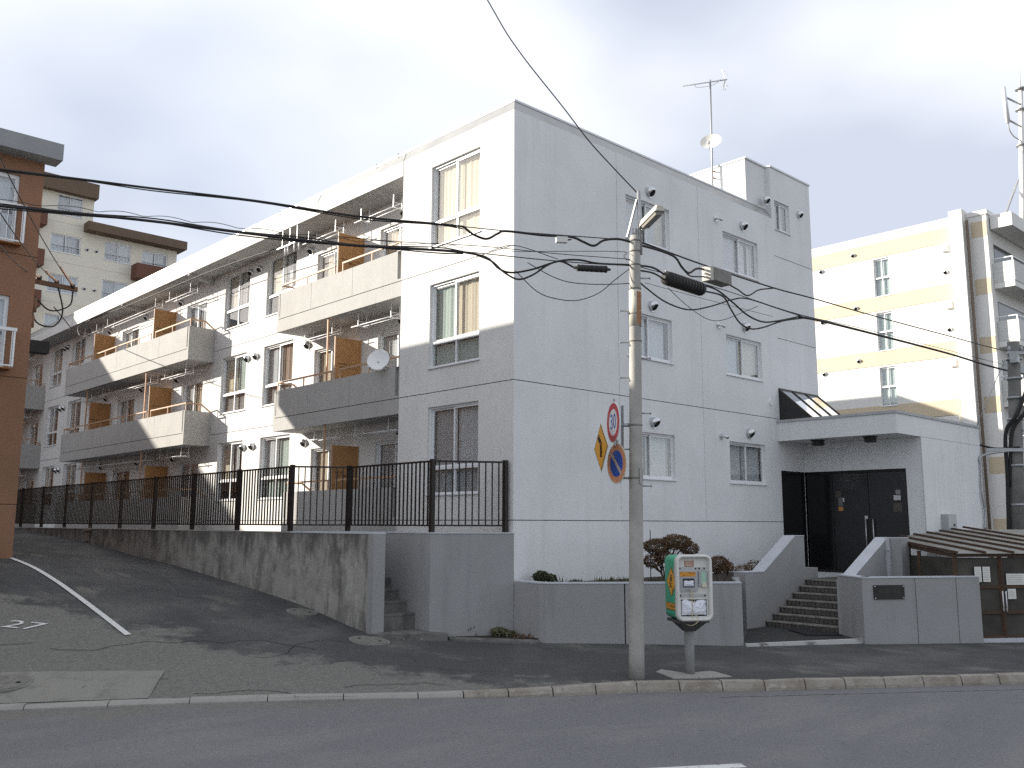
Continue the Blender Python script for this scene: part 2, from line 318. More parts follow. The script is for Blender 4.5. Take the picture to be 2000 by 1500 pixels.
def window(parent, loc, rz, w, h, split=None, curtains=(('lace', 0, 1),), fmat=ALU, y0=0.055, sill=True, seed=0, lower=None):
    """sliding window; split = height of transom with fixed lights below; curtains = (kind, from, to) in fractions"""
    key = (round(w, 2), round(h, 2), split, y0)
    def mkframe():
        mb = rect_frame(0, w, 0, h, 0.04, y0, y0 + 0.09)
        if split: mb.box(0.04, w - 0.04, y0, y0 + 0.09, split - 0.03, split + 0.03); mb.box(w / 2 - 0.018, w / 2 + 0.018, y0 + 0.02, y0 + 0.08, 0.04, split - 0.03)
        return mb.mesh('window', fmat)
    o = link('window', cached(('f', fmat.name) + key, mkframe), parent, loc, rz)
    b0 = (split + 0.03) if split else 0.04; t0 = h - 0.04; hw = w / 2
    for k in (0, 1):
        x0 = 0.04 if k == 0 else hw - 0.03; x1 = hw + 0.03 if k == 0 else w - 0.04; yy = y0 + 0.012 + 0.036 * (1 - k)
        link('sash', cached(('s', fmat.name, k) + key, lambda: rect_frame(x0, x1, b0, t0, 0.038, yy, yy + 0.03).mesh('sash', fmat)), o, local=True)
        link('pane', cached(('p', k) + key, lambda: MB().box(x0 + 0.036, x1 - 0.036, yy + 0.012, yy + 0.017, b0 + 0.036, t0 - 0.036).mesh('pane', GLASS)), o, local=True)
        if split: link('lower_pane', cached(('l', k) + key, lambda: MB().box(0.04 if k == 0 else hw + 0.018, hw - 0.018 if k == 0 else w - 0.04, y0 + 0.045, y0 + 0.05, 0.04, split - 0.03).mesh('lower_pane', GLASS)), o, local=True)
    for (c, a, b) in curtains:
        link('curtain', curtain_mb(0.05 + (w - 0.1) * a, 0.05 + (w - 0.1) * b, b0 + 0.005, t0 - 0.01, 0.185, seed + int(a * 10)).mesh('curtain', CURT[c]), o, local=True)
    if split and lower: link('lower_curtain', curtain_mb(0.05, w - 0.05, 0.05, split - 0.04, 0.185, seed + 5).mesh('lower_curtain', CURT[lower]), o, local=True)
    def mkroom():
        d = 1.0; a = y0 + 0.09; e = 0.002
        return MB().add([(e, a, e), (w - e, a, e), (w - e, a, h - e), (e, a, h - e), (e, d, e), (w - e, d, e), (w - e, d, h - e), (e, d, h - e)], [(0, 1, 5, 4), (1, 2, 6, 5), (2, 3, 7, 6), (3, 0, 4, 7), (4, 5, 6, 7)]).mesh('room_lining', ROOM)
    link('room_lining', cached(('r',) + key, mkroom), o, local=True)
    if sill: link('sill', cached(('i',) + key, lambda: MB().add([(-0.03, -0.035, -0.03), (w + 0.03, -0.035, -0.03), (w + 0.03, y0, -0.012), (-0.03, y0, -0.012), (-0.03, -0.035, -0.008), (w + 0.03, -0.035, -0.008), (w + 0.03, y0, 0.012), (-0.03, y0, 0.012)], [(0, 3, 2, 1), (4, 5, 6, 7), (0, 1, 5, 4), (1, 2, 6, 5), (2, 3, 7, 6), (3, 0, 4, 7)]).mesh('sill', ALU)), o, local=True)
    return o
def hood_mesh(r=0.13):
    mb = MB(); nr = Vector((0.14, -0.74, -0.66)).normalized(); n, k = 18, 12; vs_ = []
    for j in range(k + 1):
        th = PI * j / k
        for i in range(n):
            a = 2 * PI * i / n; p = Vector((math.sin(th) * math.cos(a), -math.cos(th) * 1.0, math.sin(th) * math.sin(a))) * r
            e = p.dot(nr) - r * 0.60
            if e > 0: p -= nr * e
            p.y = min(p.y, 0.3 * r) - 0.3 * r; vs_.append(p)
    fs = [(j * n + i, j * n + (i + 1) % n, (j + 1) * n + (i + 1) % n, (j + 1) * n + i) for j in range(k) for i in range(n)]
    mb.add(vs_, fs, 0, True)
    c = nr * r * 0.606; c.y -= 0.3 * r; mb.disc(c, r * 0.68, nr, 18, 1)
    mb.disc((0, 0, 0), r * 1.12, (0, -1, 0), 20, 0, 0.02); return mb.mesh('vent_hood', [STAIN, BLACKH])
def pipe_vent_mesh():
    mb = MB(); mb.disc((0, 0, 0), 0.07, (0, -1, 0), 16, 0, 0.03); mb.tube([(0, 0, 0), (0, -0.07, 0), (0.03, -0.12, -0.015), (0.09, -0.15, -0.05)], 0.035, 10); mb.disc((0.092, -0.152, -0.052), 0.028, (0.6, -0.2, -0.3), 12, 1); return mb.mesh('exhaust_pipe', [STAIN, BLACKH])
# ------------------------------------------------------------------ ground, road, kerb
CP = np.array([(-8.67,.31,.03),(-6.37,-1.08,.03),(-3.95,-2.95,.03),(-2.65,-3.93,.08),(-1.57,-4.36,.1),(-.23,-5.58,.1),(3.2,-7.85,.06),(8,-11.2,.02),(14,-15,0),(30,-26,0),
 (-14,4,.03),(-25,11,.05),(-45,24,.05),(-.1,-.95,.18),(0,0,.2),(-1.4,.78,.22),(2.85,-3.15,.1),(5.3,-4.3,.06),(7.2,-5.8,.03),(12,-9,0),(5.9,-2,.11),
 (-2.45,1.2,.36),(-2.45,3.4,.69),(-2.45,6.9,1.03),(-2.45,9.4,1.25),(-2.45,12.7,1.47),(-2.45,14.6,1.63),(-2.45,20,1.94),(-2.45,23,2.08),(-2.45,30,2.1),(-2.45,45,2.1),
 (-6.3,8.7,1.60),(-6.3,14,1.80),(-6.3,24,2.08),(-10,8,1.45),(-16,10,1.3),(-30,18,1.2),(-14,25,2.0),(-30,40,2.0),(5,12,1.2),(5,30,1.8),(9,-1,.1),(20,-5,0),(34,0,0),(30,20,.5),(12,50,2)], float)
def _tps():
    d = np.linalg.norm(CP[:, None, :2] - CP[None, :, :2], axis=2); n = len(CP)
    K = np.where(d > 0, d * d * np.log(d + 1e-9), 0) + np.eye(n) * 0.6; P = np.c_[np.ones(n), CP[:, :2]]
    A = np.zeros((n + 3, n + 3)); A[:n, :n] = K; A[:n, n:] = P; A[n:, :n] = P.T
    return np.linalg.solve(A, np.r_[CP[:, 2], 0, 0, 0])
TW = _tps()
def gz(x, y):
    d = np.hypot(CP[:, 0] - x, CP[:, 1] - y); k = np.where(d > 0, d * d * np.log(d + 1e-9), 0)
    return float(min(2.1, max(-0.02, k @ TW[:-3] + TW[-3] + TW[-2] * x + TW[-1] * y)))
KO = np.array((-1.57, -4.36)); KU = np.array((0.835, -0.55)); KU /= np.linalg.norm(KU); KV = np.array((-KU[1], KU[0]))
KP = np.array([(-60, 34), (-25, 11), (-14, 4), (-8.68,.23),(-7.7,-.36),(-6.4,-1.12),(-5.25,-1.93),(-4.05,-2.85),(-3.3,-3.4),(-2.6,-3.93),(-1.65,-4.42),(-.23,-5.55),(3.15,-7.86),(8,-11.2),(14,-15.1),(40,-32)])
_s = (KP - KO) @ KU; _t = (KP - KO) @ KV
def kpt(s, t): return KO + KU * s + KV * (np.interp(s, _s, _t) + t)
def kh(s): return float(np.interp(s, [-40, -3.6, -2.2, -0.6, 40], [0.035, 0.035, 0.05, 0.11, 0.11]))
ROADZ = -0.03
def grid(name, ss, ts, zf, m, kind='structure'):
    vs_ = []; fs = []
    for s in ss:
        for t in ts:
            p = kpt(s, t); vs_.append((p[0], p[1], zf(p[0], p[1], s, t)))
    n = len(ts)
    for i in range(len(ss) - 1):
        for j in range(n - 1): fs.append((i * n + j, (i + 1) * n + j, (i + 1) * n + j + 1, i * n + j + 1))
    mb = MB(); mb.add(vs_, fs, 0, True); o = obj(name, mb, m); return tag(o, kind=kind)
def zs(x, y, s, t):
    f = min(1, max(0, (t - 0.15) / 0.6)); f = f * f * (3 - 2 * f)
    return (kh(s) - 0.006) * (1 - f) + max(gz(x, y), -0.02) * f
ss = list(np.arange(-50, -14, 2.0)) + list(np.arange(-14, 16, 0.35)) + list(np.arange(16, 42, 2.0))
ts = list(np.arange(0.14, 12, 0.3)) + list(np.arange(12, 30, 0.8)) + list(np.arange(30, 75, 3.0))
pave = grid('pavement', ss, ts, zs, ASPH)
road = grid('road', list(np.arange(-60, 45, 3.0)), [-14, -9, -6.2, -4, -2.5, -1.2, -0.5, 0.03], lambda x, y, s, t: ROADZ, ROADM)
road.data.polygons.foreach_set('use_smooth', [True] * len(road.data.polygons))
fg = MB(); fg.add([(-500, -500, -0.25), (700, -500, -0.25), (700, 700, -0.25), (-500, 700, -0.25)], [(0, 1, 2, 3)])
tag(obj('terrain', fg, FARG), kind='structure')
# pavement opposite, behind the camera
grid('far_pavement', list(np.arange(-60, 45, 5.0)), [-40, -14.2], lambda x, y, s, t: 0.05, OLDASPH)
# old pale apron in front of the driveway (a thin separate layer)
def patch(name, poly_st, m, parent, dz=0.006, n=10):
    """patch draped over the pavement: list of (s, t0, t1)"""
    vs_ = []; fs = []
    for (s, a, b) in poly_st:
        for k in range(n + 1):
            t = a + (b - a) * k / n; p = kpt(s, t); vs_.append((p[0], p[1], zs(p[0], p[1], s, t) + dz))
    for i in range(len(poly_st) - 1):
        for k in range(n): fs.append((i * (n + 1) + k, (i + 1) * (n + 1) + k, (i + 1) * (n + 1) + k + 1, i * (n + 1) + k + 1))
    mb = MB(); mb.add(vs_, fs, 0, True); return obj(name, mb, m, parent)
# worn pale asphalt spreads from the kerb over the driveway mouth: a wear mask along the street, inside the pavement's own material
def wear(m, pale, f_s, f_t, off, amt):
    t = m.node_tree; b = t.nodes['Principled BSDF']; src = b.inputs['Base Color'].links[0].from_socket
    g = t.nodes.new('ShaderNodeNewGeometry'); vm = t.nodes.new('ShaderNodeVectorMath'); vm.operation = 'SUBTRACT'; vm.inputs[1].default_value = (KO[0], KO[1], 0); t.links.new(g.outputs['Position'], vm.inputs[0])
    d1 = t.nodes.new('ShaderNodeVectorMath'); d1.operation = 'DOT_PRODUCT'; d1.inputs[1].default_value = (KU[0] * f_s + KV[0] * f_t, KU[1] * f_s + KV[1] * f_t, 0); t.links.new(vm.outputs[0], d1.inputs[0])
    n = t.nodes.new('ShaderNodeTexNoise'); n.inputs['Scale'].default_value = 1.1; n.inputs['Detail'].default_value = 8; n.inputs['Roughness'].default_value = .68; t.links.new(g.outputs['Position'], n.inputs['Vector'])
    ma = t.nodes.new('ShaderNodeMath'); ma.operation = 'MULTIPLY_ADD'; ma.inputs[1].default_value = 5.0; t.links.new(n.outputs[0], ma.inputs[0]); t.links.new(d1.outputs['Value'], ma.inputs[2])
    mr = t.nodes.new('ShaderNodeMapRange'); mr.inputs['From Min'].default_value = off; mr.inputs['From Max'].default_value = off + .5; mr.inputs['To Max'].default_value = amt; t.links.new(ma.outputs[0], mr.inputs['Value'])
    n3 = t.nodes.new('ShaderNodeTexNoise'); n3.inputs['Scale'].default_value = 16; n3.inputs['Detail'].default_value = 7; t.links.new(g.outputs['Position'], n3.inputs['Vector'])
    cr_ = t.nodes.new('ShaderNodeValToRGB'); cr_.color_ramp.elements[0].position = .4; cr_.color_ramp.elements[1].position = .62; cr_.color_ramp.elements[0].color = tuple(c * .80 for c in pale) + (1,); cr_.color_ramp.elements[1].color = pale + (1,); t.links.new(n3.outputs[0], cr_.inputs[0])
    mx_ = t.nodes.new('ShaderNodeMixRGB'); t.links.new(mr.outputs[0], mx_.inputs[0]); t.links.new(src, mx_.inputs[1]); t.links.new(cr_.outputs[0], mx_.inputs[2]); t.links.new(mx_.outputs[0], b.inputs['Base Color'])
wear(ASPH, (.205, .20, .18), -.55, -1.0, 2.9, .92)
wear(ROADM, (.20, .19, .165), -.12, 1.6, 2.35, .75)
patch('concrete_slab_patch', [(-8.9, .17, 1.25), (-8.4, .17, 1.3), (-7.9, .17, 1.28), (-7.3, .17, 1.3), (-6.75, .17, 1.27)], mat('pale_cement_slab', (0.235, 0.23, 0.205), 0.95, bump=0.5, bscale=60, layers=[((0.15, 0.145, 0.13), 3.0, 0.5, 0.66, None, 0.7), ((0.28, 0.22, 0.17), 1.8, 0.6, 0.72, None, 0.5)]), pave, 0.012, 8)
# kerb: every stone a piece
kerb = thing('kerb', None, None); kerb['kind'] = 'structure'
s = -13.2; rr = random.Random(5)
while s < 17:
    ln = 1.0 if s < -3.6 else 0.62
    g = 0.012 if s < -3.6 else 0.018
    mb = MB(); h0, h1 = kh(s) + rr.uniform(-.006, .006), kh(s + ln) + rr.uniform(-.006, .006)
    P = []
    for (q, hh) in ((s + g / 2, h0), (s + ln - g / 2, h1)):
        low = hh < 0.06
        for (t, z) in ((0.0, -0.15), (0.0 if low else 0.015, ROADZ + (0.02 if low else 0.04)), (0.03 if low else 0.05, hh - 0.012), (0.06 if low else 0.075, hh), (0.165, hh), (0.165, -0.15)):
            p = kpt(q, t + rr.uniform(-.003, .003)); P.append((p[0], p[1], z + (rr.uniform(-.004, .004) if z > -.1 else 0)))
    mb.add(P, [(0, 1, 2, 3, 4, 5), (11, 10, 9, 8, 7, 6)] + [(i, i + 6, (i + 1) % 6 + 6, (i + 1) % 6) for i in range(6)])
    obj('kerb_stone', mb, KERBW if s < -2.9 else KERB, kerb); s += ln
# painted markings
def ribbon(name, pts, w, m, parent, dz, zf):
    P = [Vector((p[0], p[1], 0)) for p in pts]; mb = MB(); vs_ = []
    for i, p in enumerate(P):
        t = (P[min(i + 1, len(P) - 1)] - P[max(i - 1, 0)]).normalized(); a = Vector((-t.y, t.x, 0)) * w / 2
        for q in (p - a, p + a): vs_.append((q.x, q.y, zf(q.x, q.y) + dz))
    mb.add(vs_, [(2 * i, 2 * i + 1, 2 * i + 3, 2 * i + 2) for i in range(len(P) - 1)]); return obj(name, mb, m, parent)
def zpave(x, y):
    p = np.array((x, y)) - KO; s = float(p @ KU); t = float(p @ KV) - float(np.interp(s, _s, _t)); return zs(x, y, s, t)
def dense(pts, n=8): return [tuple(p) for p in catmull([(a[0], a[1], 0) for a in pts], n)]
PL = [(-6.52, 8.5), (-6.37, 7.4), (-6.31, 6.1), (-6.30, 4.95), (-6.305, 3.6), (-6.325, 2.35)]
ribbon('parking_line', dense(PL, 10), 0.10, WPAINT, pave, 0.016, zpave)
dash = MB(); a = Vector((-4.71, -7.17, 0)); b = Vector((-4.02, -7.60, 0)); t = (b - a).normalized(); nn = Vector((-t.y, t.x, 0)) * 0.075; a2 = a - t * 2.5
dash.add([(p.x, p.y, ROADZ + 0.004) for p in (a2 - nn, b - nn, b + nn, a2 + nn)], [(0, 1, 2, 3)]); obj('lane_dash', dash, WPAINT, road)
el = MB(); p0 = kpt(0.9, -0.42); p1 = kpt(14, -0.5); v = Vector((KV[0], KV[1], 0)) * 0.018
el.add([(p0[0] - v.x, p0[1] - v.y, ROADZ + .004), (p1[0] - v.x, p1[1] - v.y, ROADZ + .004), (p1[0] + v.x, p1[1] + v.y, ROADZ + .004), (p0[0] + v.x, p0[1] + v.y, ROADZ + .004)], [(0, 1, 2, 3)])
obj('faded_edge_line', el, mat('faded_edge_paint', (0.20, 0.20, 0.20), 0.9, layers=[((0.09, 0.09, 0.095), 9, 0.45, 0.6, None, 0.95)]), road)
# cracks in the old asphalt
rr = random.Random(77)
for (s0, t0, a0, ln) in ((-9.5, .9, .1, 3.2), (-8.6, 2.3, .05, 4.5), (-6.2, .35, 0.0, 2.6), (-5.6, 2.0, .2, 2.4), (-7.9, .3, 1.2, 1.0), (-4.2, .5, .1, 1.6), (-10.2, 1.6, .3, 1.8), (-3.9, 1.9, -.2, 2.2), (-7.0, .2, 1.5, 1.1)):
    P = []; a = a0; q = np.array((s0, t0))
    for k in range(int(ln / .08)):
        p = kpt(q[0], q[1]); P.append((p[0], p[1])); a = a0 + (a - a0) * .8 + rr.uniform(-.5, .5); q = q + .08 * np.array((math.cos(a), math.sin(a)))
    ribbon('crack', P, rr.uniform(.008, .014), mat('crack_dirt', (.03, .03, .028), 1.0), pave, .010, zpave)
# stall number painted on the asphalt
pc = Vector((-7.57, 3.49, 0)); tm = text_mb('27', 0.62); ang = math.atan2(_R.y, _R.x); ca, sa = math.cos(ang), math.sin(ang); mb = MB(); vs_ = []
for (x, y, z) in tm.v:
    wx = pc.x + ca * x - sa * z * 0.85; wy = pc.y + sa * x + ca * z * 0.85; vs_.append((wx, wy, zpave(wx, wy) + 0.014))
mb.add(vs_, tm.f); obj('stall_number', mb, WPAINT, pave)
# manhole covers
def manhole(x, y, r, label):
    p = Vector((x, y, zpave(x, y))); t = thing('manhole_cover', label, 'manhole cover', (p.x, p.y, p.z))
    e = 0.1; gx = (zpave(p.x + e, p.y) - zpave(p.x - e, p.y)) / (2 * e); gy = (zpave(p.x, p.y + e) - zpave(p.x, p.y - e)) / (2 * e); nrm = Vector((-gx, -gy, 1)).normalized()
    m = MB(); m.disc(p + nrm * -0.03, r, nrm, 36, 0, 0.052); obj('rim', m, mat('worn_rim_concrete', (.24, .235, .215), .95, var=.3, vscale=12, bump=.4), t)
    m = MB(); m.disc(p + nrm * 0.0, r * 0.86, nrm, 36, 0, 0.03); obj('lid', m, IRON, t)
    a = nrm.orthogonal().normalized(); b = nrm.cross(a)
    for sgn in (-1, 1):
        m = MB(); m.disc(p + nrm * 0.031 + b * r * 0.5 * sgn, 0.035, nrm, 10, 0, 0.002); obj('lift_hole', m, BLACKH, t)
manhole(-2.80, .67, 0.36, 'pale round manhole cover in front of the small side steps')
manhole(-2.82, 2.92, 0.30, 'round manhole cover close to the stained retaining wall')
manhole(-8.41, 1.08, 0.33, 'manhole cover cut by the left picture edge near the kerb')

# ------------------------------------------------------------------ main apartment building
S1, S2, S3 = 2.40, 5.15, 7.90; FL = (S1, S2, S3); YB = 40.0; W = 0.89
bld = thing('apartment_building', 'three storey pale grey apartment building with long row of balconies', 'building', (0, 0, 0.2))
hh = lambda z: (z - 0.009, z + 0.009)
# street facade
W1 = [(3.55, 5.20, z + 0.95, z + 1.99) for z in FL]; W2 = [(7.47, 9.13, z + 0.96, z + 2.0) for z in FL]
holes = [(a, b, c, d, 0.15, False) for a, b, c, d in W1 + W2]
holes += [(-1, 9.88, *hh(S1), 0.018, True), (-1, 9.9, *hh(S2), 0.018, True), (3.22, 3.232, 2.62, 10.81, 0.012, True), (6.38, 6.392, 2.41, 10.81, 0.012, True)]
holes += [(9.88, 11.2, 1.05, 3.76, 0.15, False)]
mb = relief(0, 9.93, -0.3, 10.81, holes, None, 0, 1)
SH = [(10.1, 10.9, 10.55, 11.4)]
mb = relief(9.93, 12.1, -0.3, 12.33, [(10.1, 10.9, 10.55, 11.4, 0.15, False), (9.98, 12.06, *hh(9.75), 0.015, True), (9.98, 12.06, *hh(7.4), 0.015, True), (9.88, 11.2, 1.05, 3.76, 0.15, False)], mb, 0, 1)
obj('street_wall', mb, [STUCCO, JOINT], bld)
# corner pier on the alley side
pz = [(1.08, 2.75, z + 0.55, z + 2.43) for z in FL]
mb = relief(0, 3.8, -0.3, 10.81, [(a, b, c, d, 0.15, False) for a, b, c, d in pz] + [(-1, 9, *hh(z), 0.018, True) for z in FL], None, 0, 1)
obj('corner_wall', mb, [STUCCO_W, JOINT], bld, loc=(0, 3.8, 0), rz=RZL)
mb = MB(); mb.add([(0, 3.8, -.3), (W, 3.8, -.3), (W, 3.8, 10.81), (0, 3.8, 10.81)], [(0, 1, 2, 3)]); obj('corner_wall_return', mb, STUCCO_W, bld)
# recessed alley wall
WIN = [(10.20, 11.93), (13.04, 14.72), (27.93, 29.60), (30.86, 32.50)]; DOOR = [(4.40, 5.98), (7.42, 9.03), (16.06, 17.64), (21.96, 23.65), (33.7, 35.3)]
holes = []
for z in FL:
    holes += [(YB - b, YB - a, z + 0.63, z + 2.44, 0.15, False) for a, b in WIN] + [(YB - b, YB - a, z + 0.06, z + 1.94, 0.15, False) for a, b in DOOR]
    holes.append((YB - 15.3, YB - 9.6, *hh(z), 0.018, True)); holes.append((YB - 33, YB - 27.3, *hh(z), 0.018, True))
for y in (12.62, 28.9 + 1.3): holes.append((YB - y, YB - y + 0.012, 2.45, 10.45, 0.012, True))
mb = relief(0, YB - 3.8, -0.3, 10.45, holes, None, 0, 1); obj('alley_wall', mb, [STUCCO_W, JOINT], bld, loc=(W, YB, 0), rz=RZL)
# hidden walls and the flat roof close the volume
mb = MB(); mb.add([(12.1, 0, -.3), (12.1, YB, -.3), (12.1, YB, 10.95), (12.1, 0, 10.95)], [(0, 1, 2, 3)]); mb.add([(W, YB, -.3), (12.1, YB, -.3), (12.1, YB, 10.95), (W, YB, 10.95)], [(0, 1, 2, 3)]); obj('rear_wall', mb, STUCCO, bld)
mb = MB(); mb.box(0.31, 12.09, 0.31, YB - .02, 10.7, 10.82); obj('flat_roof', mb, ROOFMET, bld)
# parapet: fascia over the balconies, sloped metal flashing, coping
mb = MB(); mb.add([(0, 3.8, 10.45), (0, YB, 10.45), (0, YB, 10.81), (0, 3.8, 10.81)], [(3, 2, 1, 0)])
obj('fascia', mb, STUCCO_W, bld)
mb = MB(); mb.box(0.004, W + 0.1, 3.803, YB, 10.452, 10.50); obj('eave_soffit', mb, SOFFIT, bld)
for y in np.arange(9.8, 34, 5.86):
    mb = MB(); mb.prism([(0.02, y - .07), (W, y - .07), (W, y + .07), (0.02, y + .07)], [10.40, 10.22, 10.22, 10.40], 10.452); obj('eave_beam', mb, SOFFIT, bld)
i_ = 0.14
FLASH = mat('weathered_metal_flashing', (0.40, 0.40, 0.39), 0.45, 0.6, var=0.12, vscale=2, bump=0.1, bscale=20)
mb = MB(); mb.add([(0, 0, 10.81), (0, YB, 10.81), (i_, YB, 11.08), (i_, i_, 11.08)], [(3, 2, 1, 0)]); obj('sloped_flashing', mb, FLASH, bld)
mb = MB(); mb.add([(0, 0, 10.81), (10.0, 0, 10.81), (9.84, i_, 11.08), (i_, i_, 11.08)], [(0, 1, 2, 3)]); obj('sloped_flashing', mb, FLASH, bld)
mb = MB(); mb.box(i_ - .012, 0.32, i_ - .012, YB, 11.08, 11.125); mb.box(0.321, 9.86, i_ - .012, 0.32, 11.08, 11.125); mb.box(i_, 0.3, i_, YB, 10.6, 11.08, 1); mb.box(0.3, 9.9, i_, 0.3, 10.6, 11.08, 1)
obj('coping', mb, [COPING, STUCCO], bld)
for y in (3.8, 7.6, 14.4, 21.0, 27.0):
    mb = MB(); mb.add([(-.003, y, 10.46), (-.003, y + .02, 10.46), (-.003, y + .02, 10.81), (-.003, y, 10.81)], [(3, 2, 1, 0)]); mb.add([(-.004, y, 10.813), (-.004, y + .02, 10.813), (i_ - .004, y + .1, 11.08), (i_ - .004, y + .08, 11.08)], [(3, 2, 1, 0)]); obj('fascia_joint', mb, JOINT, bld)
for y in (4.2, 5.1, 9.9, 17.5, 26.5):
    mb = MB(); mb.box(i_ - .02, i_ + .02, y, y + .03, 11.05, 11.16); obj('coping_clip', mb, BLACK, bld)
# stair tower above the roof
mb = MB(); mb.add([(8.9, i_ + .01, 10.8), (8.9, 4.4, 10.8), (8.9, 4.4, 12.33), (8.9, i_ + .01, 12.33)], [(3, 2, 1, 0)]); mb.add([(8.9, i_ + .01, 10.8), (9.93, i_ + .01, 10.8), (9.93, i_ + .01, 12.33), (8.9, i_ + .01, 12.33)], [(0, 1, 2, 3)])
mb.add([(9.93, 0, 10.8), (9.93, i_ + .01, 10.8), (9.93, i_ + .01, 12.33), (9.93, 0, 12.33)], [(3, 2, 1, 0)])
mb.add([(12.1, 0, 10.9), (12.1, 4.4, 10.9), (12.1, 4.4, 12.33), (12.1, 0, 12.33)], [(0, 1, 2, 3)]); mb.add([(8.9, 4.4, 10.8), (12.1, 4.4, 10.8), (12.1, 4.4, 12.33), (8.9, 4.4, 12.33)], [(0, 1, 2, 3)])
obj('roof_stair_tower', mb, STUCCO_W if False else STUCCO, bld)
mb = MB(); mb.prism([(8.87, i_ - .03), (9.91, i_ - .03), (9.91, -.03), (12.13, -.03), (12.13, 4.43), (8.87, 4.43)], 12.33, 12.375); obj('tower_coping', mb, COPING, bld)
# windows, street side
cs = [[('lace', 0, .45), ('beige', .45, 1)], [('lace', 0, .5), ('white', .55, 1)], [('white', 0, 1)], [('white', 0, .52), ('lace', .58, .8), ('white', .85, 1)], [('beige', .5, 1), ('lace', 0, .42)], [('white', 0, .45), ('lace', .5, 1)]]
order = [(W1[2], [('lace', 0, .5), ('lace', .55, .8), ('beige', .8, 1)]), (W1[1], [('lace', 0, .3), ('white', .42, .95)]), (W1[0], [('lace', 0, .4), ('white', .45, 1)]), (W2[2], [('lace', 0, .5), ('white', .5, .78), ('white', .84, 1)]), (W2[1], [('lace', 0, .42), ('beige', .5, 1)]), (W2[0], [('white', 0, .42), ('lace', .46, 1)])]
for k, ((a, b, c, d), cu) in enumerate(order): window(bld, (a, 0, c), 0, b - a, d - c, None, cu, seed=k * 11)
o = window(bld, (10.1, 0, 10.55), 0, 0.8, 0.85, None, [('grey', 0, 1)], seed=99)
# pier windows
pc_ = {0: [('grey', 0, .42), ('lace', .5, 1)], 1: [('green', 0, .4), ('beige', .42, 1)], 2: [('cream', 0, .42), ('cream', .45, 1)]}
for k, z in enumerate(FL): window(bld, (0, 2.72, z + .55), RZL, 1.67, 1.88, 0.55, pc_[k], seed=20 + k, lower={0: 'grey', 1: 'green', 2: 'cream'}[k])
kinds = ['tan', 'beige', 'lace', 'brown', 'cream', 'green', 'white', 'dim']
rr = random.Random(12)
for k, z in enumerate(FL):
    for (a, b) in WIN:
        c1, c2 = rr.choice(['tan', 'beige', 'tan', 'lace', 'cream']), rr.choice(['brown', 'lace', 'green', 'white', 'dim'])
        window(bld, (W, b, z + .63), RZL, b - a, 1.81, 0.59, [(c1, 0, .48), (c2, .52, rr.uniform(.7, 1))], seed=rr.randrange(999), lower=rr.choice(['cream', 'dim', 'green', None]))
    for (a, b) in DOOR:
        c1, c2 = rr.choice(['tan', 'beige', 'lace', 'white']), rr.choice(['brown', 'dim', 'tan', 'white'])
        window(bld, (W, b, z + .06), RZL, b - a, 1.88, None, [(c1, 0, .45), (c2, .5, rr.uniform(.75, 1))], seed=rr.randrange(999), sill=False)
# vents
HM = hood_mesh(); HS = hood_mesh(0.115); PV = pipe_vent_mesh()
for (x, z) in ((4.43, 10.16), (8.42, 10.24), (4.44, 7.38), (8.36, 7.46), (4.42, 4.64), (8.38, 4.66), (9.64, 11.27), (11.44, 11.28)): link('vent_hood', HM if z < 11 else HS, bld, (x, 0, z), 0.0)
for (x, z) in ((7.15, 10.14), (7.12, 7.32), (7.10, 4.50)): link('exhaust_pipe', PV, bld, (x, 0, z), 0)
for z in FL:
    for y in (12.36, 12.94, 28.9 + 1.15, 28.9 + 1.6): link('vent_hood', HS, bld, (W, y, z + 2.2), RZL)
    for y in (4.9, 9.35, 18.05, 21.2, 24.9): link('vent_hood', HS, bld, (W, y, z + 2.12), RZL)
mb = MB(); mb.disc((9.48, 0, 5.57), 0.10, (0, -1, 0), 24, 0, 0.03, 0.085); obj('round_cover_plate', mb, WHITE, bld)
